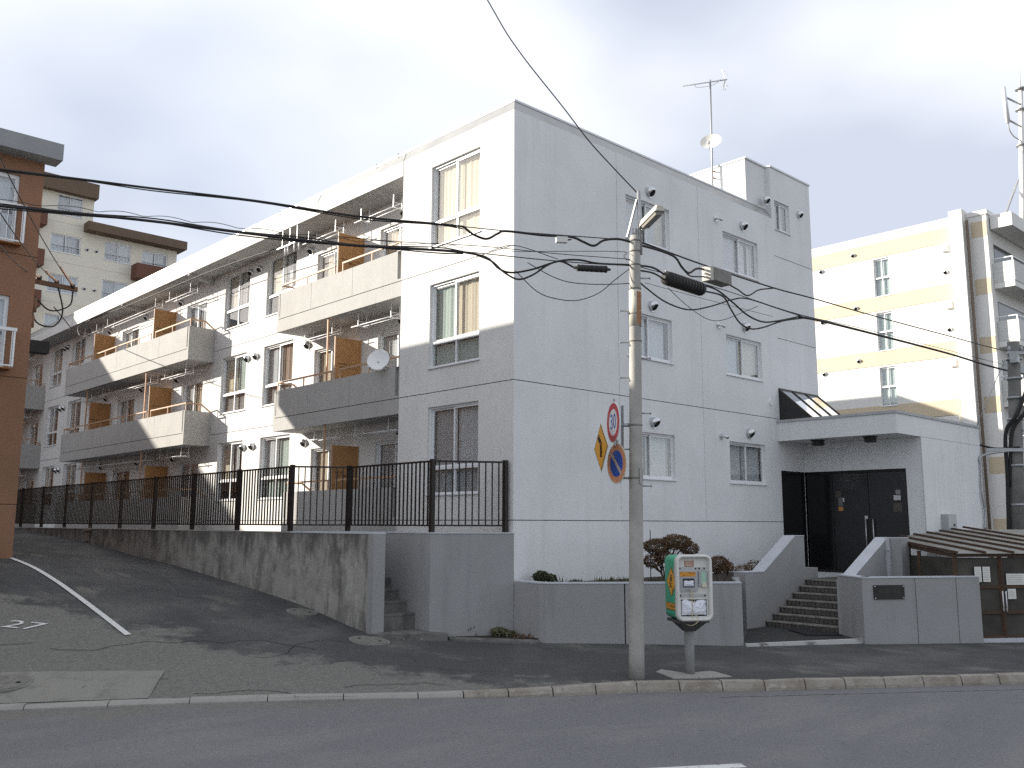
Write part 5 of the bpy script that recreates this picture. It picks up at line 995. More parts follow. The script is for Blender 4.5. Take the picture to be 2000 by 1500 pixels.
# ------------------------------------------------------------------ overhead cables
CB = {
'upper_left':[(-9.44,1.04,7.24),(-8.26,0.28,7.15),(-7.38,-0.28,7.08),(-6.19,-1.06,6.99),(-4.94,-1.86,6.85),(-3.98,-2.49,6.81),(-3.62,-2.72,6.79)],
'upper_slack':[(-3.62,-2.72,6.79),(-3.49,-2.80,6.68),(-3.32,-2.91,6.62),(-3.18,-3.01,6.71),(-3.06,-3.08,6.76),(-2.58,-3.39,6.73),(-2.21,-3.63,6.73),(-2.04,-3.74,6.66),(-1.90,-3.83,6.61),(-1.76,-3.92,6.71),(-1.54,-4.06,6.74),(-1.30,-4.22,6.67)],
'upper_messenger':[(-3.98,-2.49,6.81),(-2.99,-3.13,6.76),(-1.76,-3.92,6.74),(-1.31,-4.21,6.73)],
'lower_left':[(-9.40,1.02,6.70),(-8.23,0.26,6.64),(-7.36,-0.30,6.59),(-6.47,-0.88,6.51),(-5.55,-1.47,6.43),(-4.93,-1.87,6.40),(-3.97,-2.49,6.40),(-3.62,-2.72,6.39)],
'lower_a':[(-3.62,-2.72,6.39),(-3.32,-2.91,6.33),(-3.15,-3.02,6.16),(-2.99,-3.13,6.11),(-2.72,-3.30,6.18),(-2.38,-3.52,6.33),(-2.11,-3.69,6.37),(-1.83,-3.87,6.33),(-1.31,-4.21,6.34)],
'lower_b':[(-3.45,-2.83,6.36),(-3.25,-2.96,6.27),(-3.09,-3.06,6.11),(-2.91,-3.18,6.01),(-2.72,-3.30,6.09),(-2.52,-3.43,6.26),(-2.35,-3.54,6.33),(-2.14,-3.67,6.23)],
'lower_messenger':[(-3.62,-2.72,6.40),(-2.31,-3.56,6.33),(-1.32,-4.21,6.32)],
'thin_loop':[(-2.95,-3.15,6.15),(-2.65,-3.34,5.83),(-2.38,-3.52,5.73),(-2.11,-3.69,5.73),(-1.84,-3.87,5.86),(-1.63,-4.00,6.07),(-1.33,-4.20,6.36)],
'thin_loop2':[(-2.79,-3.26,6.28),(-2.45,-3.47,6.08),(-2.18,-3.65,6.00),(-1.77,-3.91,6.00),(-1.32,-4.20,6.05)],
'thin_flat':[(-2.99,-3.13,6.44),(-1.57,-4.04,6.54),(-1.50,-4.09,6.47),(-1.44,-4.12,6.41),(-1.34,-4.19,6.48)],
'thin_tri':[(-3.29,-2.93,6.42),(-2.95,-3.15,6.54),(-2.38,-3.52,6.36)],
'sky_wire':[(-4.6,-2.1,13.2),(-3.34,-2.90,10.57),(-2.93,-3.17,9.77),(-2.30,-3.57,8.85),(-1.95,-3.79,8.33),(-1.61,-4.02,7.89),(-1.30,-4.22,7.52)],
'upper_right':[(-1.20,-4.14,6.71),(-0.60,-4.12,6.74),(-0.21,-4.12,6.71),(-0.01,-4.11,6.58),(0.18,-4.11,6.52),(0.44,-4.10,6.65),(0.77,-4.09,6.68)],
'upper_right2':[(-0.04,-4.11,6.59),(0.18,-4.11,6.48),(0.40,-4.10,6.50),(0.76,-4.10,6.57)],
'upper_right_messenger':[(-1.20,-4.14,6.77),(0.72,-4.10,6.75),(2.96,-4.05,6.78),(4.57,-4.02,6.85),(7.15,-3.96,6.94),(11.63,-3.87,7.13),(16.03,-3.78,7.33),(24,-3.6,7.9)],
'upper_right3':[(1.32,-4.08,6.57),(1.69,-4.08,6.51),(2.03,-4.07,6.46),(2.43,-4.06,6.64),(2.96,-4.05,6.77)],
'lower_ra':[(-1.21,-4.14,6.37),(-0.82,-4.13,6.41),(-0.51,-4.12,6.36)],
'lower_rb':[(-1.21,-4.14,6.29),(-0.82,-4.13,6.32),(-0.51,-4.12,6.27)],
'lower_r1':[(0.58,-4.10,6.39),(1.02,-4.09,6.38),(1.50,-4.08,6.25),(2.00,-4.07,6.09),(2.53,-4.06,6.05),(3.10,-4.05,6.16),(3.90,-4.03,6.37)],
'lower_r2':[(0.51,-4.10,6.28),(1.18,-4.09,6.30),(1.46,-4.08,6.10),(1.73,-4.07,5.91),(2.07,-4.07,5.85),(2.52,-4.06,5.94),(3.29,-4.04,6.19),(4.21,-4.02,6.40)],
'lower_r3':[(-1.21,-4.14,6.12),(-1.03,-4.13,6.05),(-0.49,-4.12,5.90),(0.15,-4.11,5.88),(0.84,-4.09,6.06),(1.50,-4.08,6.29),(2.02,-4.07,6.40),(3.12,-4.05,6.40),(4.21,-4.02,6.40)],
'lower_right':[(3.90,-4.03,6.37),(4.74,-4.01,6.43),(7.10,-3.96,6.52),(11.54,-3.87,6.66),(16.03,-3.78,6.75),(24,-3.6,7.2)],
'lower_rm':[(-1.21,-4.14,6.35),(1.02,-4.09,6.42),(3.90,-4.03,6.42),(7.11,-3.96,6.58),(16.03,-3.78,6.9)],
'thin_r':[(-1.03,-4.13,6.12),(0.69,-4.10,6.15),(2.91,-4.05,6.21)],
'thin_rl':[(-0.42,-4.12,6.15),(0.08,-4.11,5.95),(0.67,-4.10,5.81),(1.15,-4.09,5.86),(1.83,-4.07,6.11),(2.37,-4.06,6.32)],
}
CB['upper_left2'] = [tuple(Vector(p) + Vector((0, 0, -.035 + .02 * (i % 2)))) for i, p in enumerate(CB['upper_left'])]
CB['lower_left2'] = [tuple(Vector(p) + Vector((.02, .02, .05 - .03 * (i % 2)))) for i, p in enumerate(CB['lower_left'])]
CB['lower_left3'] = [tuple(Vector(p) + Vector((0, 0, -.045 + .02 * (i % 3)))) for i, p in enumerate(CB['lower_left'])]
CB['thin_left'] = [(-5.2, -1.7, 6.52), (-4.4, -2.2, 6.50), (-3.4, -2.86, 6.50), (-2.4, -3.5, 6.45), (-1.35, -4.2, 6.42)]
CI = dict(upper_left2=(.009, 'slim cable twisted just under the thick upper left bundle'), lower_left2=(.010, 'slim cable riding on top of the thickest lower left bundle'), lower_left3=(.010, 'slim cable hanging just under the thickest lower left bundle'), thin_left=(.006, 'fine wire reaching the near pole between the upper and lower left bundles'),
upper_left=(.017, 'thick black upper cable bundle running left from the near pole'), upper_slack=(.019, 'black upper cable dipping in two slack loops left of the near pole'), upper_messenger=(.008, 'thin upper support wire just left of the near pole'),
lower_left=(.021, 'thickest black lower cable bundle crossing the balconies to the left'), lower_a=(.016, 'lower black cable with a shallow sag across the building corner'), lower_b=(.015, 'lower black cable with the deeper sag ending in the left splice case'), lower_messenger=(.008, 'thin support wire above the left splice case'),
thin_loop=(.007, 'thin wire hanging in the deepest round loop left of the pole'), thin_loop2=(.007, 'thin wire hanging in a shallow loop above the round loop'), thin_flat=(.005, 'thin level wire left of the pole ending in a small curl'), thin_tri=(.006, 'thin wire peaked like a tent at the building corner'),
sky_wire=(.010, 'thin wire climbing from the near pole top across the sky'), upper_right=(.019, 'upper black cable dropping from the pole to the grey cable box'), upper_right2=(.012, 'short black cable entering the lower end of the grey cable box'), upper_right_messenger=(.014, 'upper cable running from the near pole to the far right pole'), upper_right3=(.014, 'short slack cable leaving the grey cable box to the right'),
lower_ra=(.017, 'upper of two short cables entering the large black splice case'), lower_rb=(.015, 'lower of two short cables entering the large black splice case'), lower_r1=(.016, 'black cable leaving the large splice case in the shallower bow'), lower_r2=(.015, 'black cable leaving the large splice case in the deeper bow'), lower_r3=(.013, 'black cable hanging below the large splice case in a wide bow'),
lower_right=(.027, 'thick lower cable bundle running to the far right pole'), lower_rm=(.007, 'thin support wire above the thick lower right bundle'), thin_r=(.004, 'faint straight wire crossing between the second floor windows'), thin_rl=(.006, 'thin wire looping down under the large splice case'))
for k, (r_, lb_) in CI.items():
    pts = catmull(CB[k], 6) if len(CB[k]) > 2 else CB[k]
    tag(obj('overhead_cable', MB().tube(pts, r_, 7), BLACK), lb_, 'cable')
# lashing wire arched along the lower left bundle
P = catmull(CB['lower_left'], 12); m = MB(); q = []
for i, p in enumerate(P): q.append(p + Vector((0, 0, .05 + .045 * abs(math.sin(i * .42)))))
m.tube(q, .005, 5); tag(obj('lashing_wire', m, BLACK), 'thin arched lashing wire riding on the thick lower left bundle', 'wire')
# splice cases
def ribbed_case(label, a, b, r_, n=11):
    a = Vector(a); b = Vector(b); t = (b - a).normalized(); c = thing('splice_case', label, 'splice case', tuple(a))
    m = MB(); pts = [a, a + t * .06, a + t * .07, b - t * .07, b - t * .06, b]; m.tube(pts, [r_ * .35, r_ * .55, r_, r_, r_ * .55, r_ * .35], 14); obj('case', m, BLACK, c)
    for k in range(n):
        p = a.lerp(b, .12 + .76 * k / (n - 1)); m = MB(); m.tube([p - t * .012, p + t * .012], r_ * 1.07, 14); obj('rib', m, BLACK, c)
    m = MB(); p = a.lerp(b, .5); m.tube([a + t * .05 + Vector((0, 0, r_)), b - t * .05 + Vector((0, 0, r_))], .008, 5); obj('hanger_wire', m, STEEL, c)
ribbed_case('large black ribbed splice case right of the near pole', (-.53, -4.12, 6.31), (.60, -4.1, 6.30), .115)
ribbed_case('slim black splice case left of the near pole', (-2.18, -3.65, 6.24), (-1.68, -3.97, 6.24), .05, 7)
gb = thing('cable_box', 'grey weathered cable terminal box hanging right of the near pole', 'cable box', (1.04, -4.09, 6.5))
obj('case', MB().prism([(.78, -4.21), (1.32, -4.20), (1.32, -3.98), (.78, -3.99)], 6.50, 6.73), mat('weathered_grey_box', (.24, .235, .215), .8, var=.3, vscale=14), gb)
obj('end_cap', MB().prism([(.70, -4.19), (.778, -4.20), (.778, -4.0), (.70, -4.01)], 6.49, 6.74), mat('pale_box_end', (.52, .5, .45), .7, var=.2, vscale=14), gb)
for z_ in (6.55, 6.61, 6.67): m = MB(); m.tube([(.70, -4.1, z_), (.62, -4.1, z_ - .01)], .02, 8); obj('gland', m, PLASTW, gb)
sbx = thing('cable_box', 'small pale cable clamp box hanging left of the near pole', 'cable box', (-2.36, -3.53, 6.64)); obj('case', MB().prism([(-2.42, -3.53), (-2.28, -3.63), (-2.24, -3.56), (-2.38, -3.46)], 6.63, 6.72), PLASTW, sbx)
m = MB(); m.tube([(-2.28, -3.58, 6.67), (-2.20, -3.63, 6.69)], .012, 6); obj('gland', m, BLACK, sbx)
# service drop along the eave of the building
tag(obj('service_cable', MB().tube(catmull([(-4.6, 13.6, 8.2), (-2.2, 19, 8.55), (-.1, 25.5, 10.3), (.06, 20, 10.30), (.05, 14, 10.22), (.05, 10.0, 10.05)], 8), .016, 6), BLACK), 'black service cable strung along under the roof eave', 'cable')
ins = thing('service_bracket', 'steel bracket with insulators hanging under the eave', 'bracket', (.05, 9.3, 10.1))
m = MB()
for y_ in (8.7, 9.1, 9.5): m.bar((.03, y_, 10.45), (.03, y_, 9.95), .02)
m.bar((.03, 8.5, 9.98), (.03, 9.8, 9.98), .025); obj('frame', m, STEEL, ins)
for y_ in (8.6, 8.85, 9.2, 9.35): m = MB(); m.tube([(.03, y_, 9.95), (.03, y_, 9.72)], .02, 8); obj('insulator', m, WHITE, ins)
for k, (a, b) in enumerate((((.05, 10.0, 10.05), (.03, 9.3, 9.98)),)): pass

# satellite dish on the second floor balcony
ds = thing('satellite_dish', 'white satellite dish clamped to the second floor balcony rail', 'satellite dish', (-.1, 4.45, 5.9))
def dish_mb(c, ax, r_):
    ax = Vector(ax).normalized(); a = ax.orthogonal().normalized(); b = ax.cross(a); m = MB(); n, k = 28, 5; vs_ = [Vector(c)]; fs = []
    for j in range(1, k + 1):
        q = r_ * j / k
        for i in range(n): vs_.append(Vector(c) + (a * math.cos(2 * PI * i / n) + b * math.sin(2 * PI * i / n)) * q + ax * (.22 * q * q / r_))
    for i in range(n): fs.append((0, 1 + i, 1 + (i + 1) % n))
    for j in range(k - 1):
        for i in range(n): fs.append((1 + j * n + i, 1 + (j + 1) * n + i, 1 + (j + 1) * n + (i + 1) % n, 1 + j * n + (i + 1) % n))
    m.add(vs_, fs, 0, True); return m
dd = Vector((-.75, -.55, .35)).normalized()
obj('reflector', dish_mb((-.12, 4.45, 6.08), dd, .27), mat('dish_white', (.68, .69, .70), .45), ds); m = MB(); m.tube([(.06, 4.3, 5.92), (-.08, 4.4, 5.98)], .018, 8); m.tube([(-.08, 4.4, 5.98), (-.14, 4.47, 6.05)], .03, 8); obj('mount', m, STEEL, ds)
m = MB(); m.tube([(-.12, 4.5, 5.82), (-.36, 4.44, 5.86)], .009, 6); m.tube([(-.36, 4.44, 5.86), (-.42, 4.40, 5.90)], .025, 8); obj('feed_arm', m, ALUG, ds)
# roof antenna mast
am = thing('antenna_mast', 'tall roof mast with fishbone aerial and white satellite dish', 'antenna', (8.75, 1.12, 11.0))
m = MB(); m.tube([(8.75, 1.12, 10.9), (8.77, 1.10, 14.95)], .028, 8); obj('mast', m, STEEL, am)
bd = Vector((9.16 - 8.19, .72 - 1.65, .21)).normalized(); c0_ = Vector((8.19, 1.65, 14.76)); m = MB(); m.tube([c0_, c0_ + bd * 1.30], .018, 6); boom = obj('boom', m, ALUG, am)
ev = Vector((.55, .60, .55)).normalized()
for k in range(16):
    c_ = c0_ + bd * (.02 + 1.12 * k / 15); m = MB(); m.bar(c_ - ev * .10, c_ + ev * .10, .014); link('element', m.mesh('element', ALUG), boom)
for k, z_ in enumerate((-.28, -.18, .16, .26)):
    c_ = c0_ + bd * (1.22 + (.06 if abs(z_) < .2 else 0)) + Vector((0, 0, z_)); m = MB(); m.bar(c_ - ev * .16, c_ + ev * .16, .016); link('reflector_element', m.mesh('reflector_element', ALUG), boom)
m = MB(); c_ = c0_ + bd * 1.25; m.bar(c_ + Vector((-.06, .06, .32)), c_, .02); m.bar(c_, c_ + Vector((-.06, .06, -.32)), .02); m.bar(c0_ + bd * 1.05 - ev * .03, c0_ + bd * 1.1 + ev * .03, .05); link('corner_reflector', m.mesh('corner_reflector', ALUG), boom)
m = MB(); m.tube(catmull([c0_ + bd * .35, c0_ + bd * .42 + Vector((0, 0, -.1)), c0_ + bd * .8 + Vector((0, 0, -.12)), c0_ + bd * 1.0 + Vector((0, 0, -.05)), c0_ + bd * 1.08], 5), .007, 5); link('brace', m.mesh('brace', ALUG), boom)
obj('dish', dish_mb((8.66, 1.06, 13.0), (-.62, -.30, .38), .30), mat('dish_cream', (.72, .70, .64), .5), am); m = MB(); m.tube([(8.62, 1.05, 12.72), (8.38, .93, 12.70), (8.30, .9, 12.80)], .011, 6); m.tube([(8.30, .9, 12.80), (8.28, .88, 12.88)], .03, 8); obj('dish_arm', m, STEEL, am)
m = MB(); m.bar((8.75, 1.12, 12.22), (8.9, 1.12, 12.22), .03); m.bar((8.75, 1.12, 12.02), (8.9, 1.12, 12.02), .03); obj('rusty_bracket', m, mat('orange_rust', (.30, .13, .05), .85, var=.3, vscale=20), am)
# ------------------------------------------------------------------ brown apartment building on the left
br = thing('brown_apartment', 'reddish brown stucco apartment building cut off by the left edge', 'building', (-6.4, 8.9, 1.5))
XR, YF, D_ = -6.5, 8.45, 8.6; XL = -9.9
wins = [(-8.75, -6.97, z, z + 1.56) for z in (8.32, 5.6)]
mb = relief(XL - XR, 0, 0.6, 10.29, [(a - XR, b - XR, c, d, .14, False) for a, b, c, d in wins] + [(-40, 40, z, z + .016, .015, True) for z in (2.70, 5.40, 8.1)], None, 0, 1)
obj('street_wall', mb, [BROWNW, BROWNJ], br, loc=(XR, YF, 0), rz=0)
mb = MB(); mb.add([(XR, YF, .6), (XR, YF + D_, .6), (XR, YF + D_, 10.1), (XR, YF, 10.1)], [(0, 1, 2, 3)]); mb.add([(XL, YF + D_, .6), (XR, YF + D_, .6), (XR, YF + D_, 10.1), (XL, YF + D_, 10.1)], [(0, 1, 2, 3)]); mb.add([(XL, YF, .6), (XL, YF + D_, .6), (XL, YF + D_, 10.1), (XL, YF, 10.1)], [(0, 1, 2, 3)]); obj('side_wall', mb, BROWNW, br)
obj('eave_slab', MB().box(XL - .1, XR + .24, YF - .45, YF + .06, 10.293, 10.67), mat('grey_eave_concrete', (.30, .31, .32), .9, var=.15, vscale=1.5), br)
obj('rear_roof', MB().box(XL, XR + .02, YF + .07, YF + D_, 10.1, 10.22), MATS['grey_eave_concrete'], br)
mb = MB(); mb.extr([(YF + D_ + .003, 8.5), (YF + D_ + 1.2, 9.4), (YF + D_ + 1.2, 10.2), (YF + D_ + .003, 10.2)], 'x', XL, XR); obj('added_shade_hood', mb, BROWNW, br)  # unseen hood, shaped so its slanted shadow falls on the near balcony
obj('unseen_shade_wing', MB().box(-36, XL - .11, YF + .02, YF + D_, .5, 9.4), BROWNW, br); obj('unseen_shade_wing_roof', MB().box(-36.3, XL - .11, YF - .4, YF + D_ + .4, 9.403, 9.8), MATS['grey_eave_concrete'], br)  # unseen wing, height set to shade the road yet let sun reach the pole
obj('added_shade_block', MB().box(-14.5, -7.6, YF + D_ + 1.0, 25.5, .6, 6.9), BROWNW, br)  # unseen block added to keep low sun off the alley wall and fence
for k, (a, b, c, d) in enumerate(wins):
    o = window(br, (a, YF, c), 0, b - a, d - c, None, [('white', 0, .45), ('lace', .5, 1)], seed=200 + k)
    m = MB(); w_ = b - a; m.bar((-.1, -.2, .80), (w_ + .14, -.2, .80), .06, .07); m.bar((-.05, -.2, .02), (w_ + .08, -.2, .02), .03)
    for q in np.linspace(-.03, w_ + .06, 14): m.bar((q, -.2, .02), (q, -.2, .78), .016)
    m.bar((w_ + .1, -.2, 0), (w_ + .1, -.2, .80), .04); m.bar((w_ + .1, -.2, .0), (w_ + .1, 0, 0), .03); m.bar((w_ + .1, -.2, .8), (w_ + .1, 0, .8), .03)
    link('window_guard', m.mesh('window_guard', WHITE), o, local=True)
    link('rust_tray', MB().box(-.02, w_ + .08, -.24, 0, -.06, -.03).mesh('rust_tray', MATS['orange_rust']), o, local=True)
# unseen block added further up the alley to throw shade on far balconies
rwg = thing('brown_apartment', 'unseen brown block added beyond the left picture edge to cast shade', 'building', (-8, 37, 1))
e = Vector((1, -.42, 0)).normalized(); nn2 = Vector((-e.y, e.x, 0)); q0 = Vector((-4.6, 33.83, 0)); q1 = q0 - e * 24
obj('wall', MB().prism([(q0.x, q0.y), (q1.x, q1.y), (q1.x + nn2.x * 9, q1.y + nn2.y * 9), (q0.x + nn2.x * 9, q0.y + nn2.y * 9)], 0, 13.6), BROWNW, rwg)
obj('roof', MB().prism([(q0.x, q0.y), (q1.x, q1.y), (q1.x + nn2.x * 9, q1.y + nn2.y * 9), (q0.x + nn2.x * 9, q0.y + nn2.y * 9)], 13.603, 14.0), MATS['grey_eave_concrete'], rwg)
# unseen white block, added behind the main building to shade the cream building
wb = thing('hidden_shade_block', 'unseen white block added behind the main building to shade the cream one', 'building', (19, 24, 0))
obj('wall', MB().box(14, 24, 17.5, 30, 0, 13.1), CREAMW, wb); obj('roof', MB().box(13.9, 24.0, 17.5, 30.1, 13.103, 13.5), ROOFMET, wb)

# ------------------------------------------------------------------ beige building far behind
be = thing('beige_apartment', 'cream apartment block with flat brown eaves rising behind the alley', 'building', (8, 50, 0)); YG = 50.0
bw = []
for k in range(4): bw += [(5.3, 7.2, 22.7 - 2.72 * k, 23.92 - 2.72 * k)]
for k in range(1, 5): bw += [(8.75, 10.5, 22.75 - 2.72 * k, 24.1 - 2.72 * k), (11.3, 13.1, 22.7 - 2.72 * k, 24.0 - 2.72 * k)]
bw[0] = (5.55, 7.15, 22.55, 23.95)
H1 = [(a, b, c, d, .12, False) for a, b, c, d in bw]
jn = [(-9, 99, z, z + .02, .015, True) for z in (22.0, 19.3, 16.55, 13.85, 11.1)]
mb = relief(-6, 7.85, 0, 24.2, H1 + jn, None, 0, 1); mb = relief(7.85, 13.75, 0, 21.65, H1 + jn, mb, 0, 1); obj('front_wall', mb, [CREAM, BAND], be, loc=(0, YG, 0), rz=0)
mb = MB(); mb.add([(7.85, YG, 0), (7.85, YG + 9, 0), (7.85, YG + 9, 24.2), (7.85, YG, 24.2)], [(0, 1, 2, 3)]); mb.add([(13.75, YG, 0), (13.75, YG + 9, 0), (13.75, YG + 9, 21.65), (13.75, YG, 21.65)], [(0, 1, 2, 3)]); mb.add([(-6, YG, 0), (-6, YG + 9, 0), (-6, YG + 9, 24.2), (-6, YG, 24.2)], [(0, 1, 2, 3)]); obj('side_wall', mb, CREAM, be)
obj('upper_eave', MB().box(-6.5, 7.95, YG - .55, YG + 9, 24.0, 25.0), DKBROWN, be); obj('lower_eave', MB().box(7.3, 14.1, YG - .9, YG + 9, 21.66, 22.25), DKBROWN, be)
for z_ in (21.35, 18.65, 15.95): obj('end_balcony', MB().box(3.3, 4.75, YG - 1.0, YG - .01, z_, z_ + 1.05), REDBR, be)
for z_ in (18.5,): obj('end_balcony', MB().box(10.6, 13.6, YG - 1.05, YG - .01, z_ + .45, z_ + 1.5), REDBR, be)
for k, (a, b, c, d) in enumerate(bw):
    o = window(be, (a, YG, c), 0, b - a, d - c, None, [('lace', 0, .45), ('grey', .5, .9)] if k % 2 else [('grey', 0, .5), ('lace', .55, 1)], seed=300 + k)
    m = MB(); w_ = b - a; m.bar((.04, -.02, .48), (w_ - .04, -.02, .48), .04)
    for q in np.linspace(.08, w_ - .08, 9): m.bar((q, -.02, .03), (q, -.02, .47), .018)
    link('window_guard', m.mesh('window_guard', ALUG), o, local=True)
for (x_, z_) in ((7.55, 23.0), (7.6, 20.5), (8.2, 20.5), (7.6, 17.8), (8.25, 17.8)): link('vent_hood', HS, be, (x_, YG, z_), 0)

# ------------------------------------------------------------------ cream building on the right
cr = thing('cream_apartment', 'tall white and cream banded apartment building on the right', 'building', (33, 4, 0)); XC = 32.0
cw = [(6.45, 7.27, 15.65 - 2.78 * k - 1.95, 15.65 - 2.78 * k) for k in range(4)]
mb = relief(0, 14.0 - 3.1, 0, 16.85, [(14 - b, 14 - a, c, d, .12, False) for a, b, c, d in cw] + [(-1, 99, 15.75 - 2.78 * k - .02, 15.75 - 2.78 * k, .012, True) for k in range(6)], None, 0, 1)
obj('side_wall', mb, [CREAMW, JOINT], cr, loc=(XC, 14.0, 0), rz=RZL)
for k in range(6):
    z_ = 15.75 - 2.78 * k; m = MB(); 
    if 0 < k < 5: m.box(XC - .006, XC - .001, 7.29, 14, z_ + .003, z_ + .76); m.box(XC - .006, XC - .001, 3.15, 6.43, z_ + .003, z_ + .76); m.box(XC - .006, XC - .001, 6.432, 7.288, z_ + .003, z_ + .70)
    else: m.box(XC - .006, XC - .001, 3.15, 14, z_ + .003, z_ + .76)
    obj('colour_band', m, BAND, cr)
for k, (a, b, c, d) in enumerate(cw): window(cr, (XC, b, c), RZL, b - a, d - c, .95, [('green', 0, 1)], seed=400 + k, lower='green')
obj('parapet', MB().box(XC - .02, XC + .4, 3.2, 14, 16.853, 16.95), CREAMW, cr)
obj('corner_column', MB().box(XC - .28, XC + .35, 2.75, 3.35, 0, 17.15), CREAMW, cr)
m = MB(); m.tube([(XC - .05, 2.62, 0), (XC - .05, 2.62, 16.6)], .07, 8); obj('downpipe', m, mat('brown_downpipe', (.16, .12, .09), .6), cr)
obj('front_bay', MB().box(XC + .25, XC + 12, 1.85, 2.95, 0, 16.80), CREAMW, cr); obj('main_block', MB().box(XC + 1.3, XC + 12, 2.96, 13.98, 0, 16.8).box(XC + .02, XC + 1.29, 13.7, 13.98, 0, 16.8).box(XC + .02, XC + 1.29, 3.36, 13.69, 16.6, 16.8), CREAMW, cr)
obj('bay_parapet', MB().box(XC + .2, XC + 12, 1.80, 3.0, 16.803, 17.02), CREAMW, cr)
for k in range(6):
    z_ = 15.75 - 2.78 * k; obj('colour_band', MB().box(XC + .243, XC + .249, 1.86, 2.55, z_, z_ + .76), BAND, cr)
STONE = mat('split_face_balcony', (.62, .62, .60), .9, bump=1.0, bscale=5, var=.15, vscale=3, stretch=(1, 1, 6))
for k in range(5):
    z_ = 13.35 - 2.78 * k
    o = obj('balcony', MB().box(XC + .60, XC + 8, .95, 1.84, z_ - .12, z_ + .15), CREAMW, cr); link('balcony_front', MB().box(XC + .58, XC + 8, .92, 1.07, z_ + .153, z_ + 1.1).box(XC + .58, XC + .72, 1.073, 1.84, z_ + .153, z_ + 1.1).mesh('balcony_front', STONE), o)
    m = MB(); m.bar((XC + .64, .99, z_ + 1.3), (XC + 8, .99, z_ + 1.3), .05); m.bar((XC + .64, .99, z_ + 1.3), (XC + .64, 1.84, z_ + 1.3), .05); m.bar((XC + .64, .99, z_ + 1.1), (XC + .64, .99, z_ + 1.3), .05); link('rail', m.mesh('rail', ALU), o)
    obj('balcony_window', MB().box(XC + .9, XC + 5, 1.83, 1.852, z_ + .17, z_ + 2.1), mat('dark_window_glass', (.05, .055, .06), .08, spec=.6), cr)
obj('roof_canopy', MB().box(XC + .55, XC + 8, .85, 1.795, 16.1, 16.75), CREAMW, cr)
for (y_, z_) in ((10.1, 15.6), (10.15, 12.85), (10.2, 10.1), (8.3, 16.1), (8.3, 13.3), (8.3, 10.55), (3.75, 14.3), (3.75, 11.5)): link('vent_hood', HS, cr, (XC - .006, y_, z_), RZL)
for z_ in (15.3, 12.5, 9.7, 7.0): obj('wall_box', MB().box(XC - .18, XC - .002, 3.55, 3.85, z_, z_ + .35), CREAMW, cr)
# mobile phone mast on its roof
tw_ = thing('phone_mast', 'white mobile phone mast with panel antenna at the right edge', 'antenna mast', (37, 4, 17))
m = MB(); m.tube([(36.9, 1.75, 16.9), (36.7, 1.57, 18.28), (36.0, 1.02, 24.0)], [.16, .15, .11], 12); m.tube([(36.0, 1.02, 24.0), (35.98, 1.0, 25.2)], .03, 8); obj('mast', m, CREAMW, tw_)
for z_, f in ((23.9, 0), (22.9, .18), (21.2, .49)): m = MB(); c_ = Vector((36.0, 1.02, 24.0)).lerp(Vector((36.7, 1.57, 18.28)), f); m.tube([c_, c_ + Vector((0, 0, .06))], .26, 14); obj('collar', m, STEEL, tw_)
m = MB(); m.tube([(34.34, 1.3, 23.67), (34.71, 1.32, 21.92)], .11, 10); obj('panel_antenna', m, WHITE, tw_)
for a, b in (((34.5, 1.3, 23.2), (36.0, 1.1, 23.25)), ((34.75, 1.32, 22.1), (36.2, 1.2, 22.15))): m = MB(); m.tube([a, b], .05, 8); obj('arm', m, STEEL, tw_)
m = MB(); m.tube(catmull([(34.71, 1.32, 21.92), (34.8, 1.32, 21.6), (35.3, 1.3, 21.4), (36.1, 1.2, 21.3), (36.3, 1.25, 20.8)], 5), .03, 6); obj('feeder_cable', m, PLASTG, tw_)
m = MB(); m.bar((34.91, 2.03, 17.0), (36.9, 1.75, 19.7), .09); obj('brace', m, STEEL, tw_)

# ------------------------------------------------------------------ pole at the right edge
rp = thing('utility_pole', 'dark utility pole with black conduits at the right picture edge', 'utility pole', (16.03, -3.78, 0))
cx_, cy_ = 16.0, -3.8
m = MB(); m.tube([(16.25, -3.55, -.1), (15.68, -4.13, 7.5)], [.20, .16], 18); obj('shaft', m, mat('dark_pole_concrete', (.20, .195, .185), .9, var=.25, vscale=4, bump=.2), rp)
def rpz(z): f = z / 7.5; return Vector((16.25 - .57 * f, -3.55 - .58 * f, z))
for z_ in (7.0, 6.45, 5.9, 5.3, 4.0, 2.9): m = MB(); m.tube([rpz(z_) - Vector((0, 0, .03)), rpz(z_) + Vector((0, 0, .03))], .21, 16); obj('steel_band', m, STEEL, rp)
m = MB(); m.tube(catmull([rpz(1.0) - RV * .26, rpz(3.6) - RV * .26, rpz(4.9) - RV * .28, rpz(5.4) - RV * .1 + toC * .25, rpz(6.1) + RV * .2 + toC * .25, rpz(6.7) + RV * .35 + toC * .2], 6), .055, 8); obj('conduit', m, BLACK, rp)
m = MB(); m.tube(catmull([rpz(3.4) - RV * .18, rpz(4.9) - RV * .16 + toC * .1, rpz(5.5) + RV * .15 + toC * .3, rpz(6.2) + RV * .45 + toC * .2], 6), .05, 8); obj('conduit', m, BLACK, rp)
m = MB(); m.bar(tuple(rpz(4.42) - RV * .95 + toC * .22), tuple(rpz(4.42) + RV * .8 + toC * .22), .07, .09); m.bar(tuple(rpz(4.42) + RV * .7 + toC * .2), tuple(rpz(5.0) + RV * .1 + toC * .18), .04); obj('crossarm', m, STEEL, rp)
m = MB(); m.bar(tuple(rpz(7.15) - RV * .28 + toC * .15), tuple(rpz(7.15) + RV * .5 + toC * .15), .08); m.box(15.35, 15.55, -4.3, -4.1, 6.85, 7.15); obj('top_arm', m, STEEL, rp)
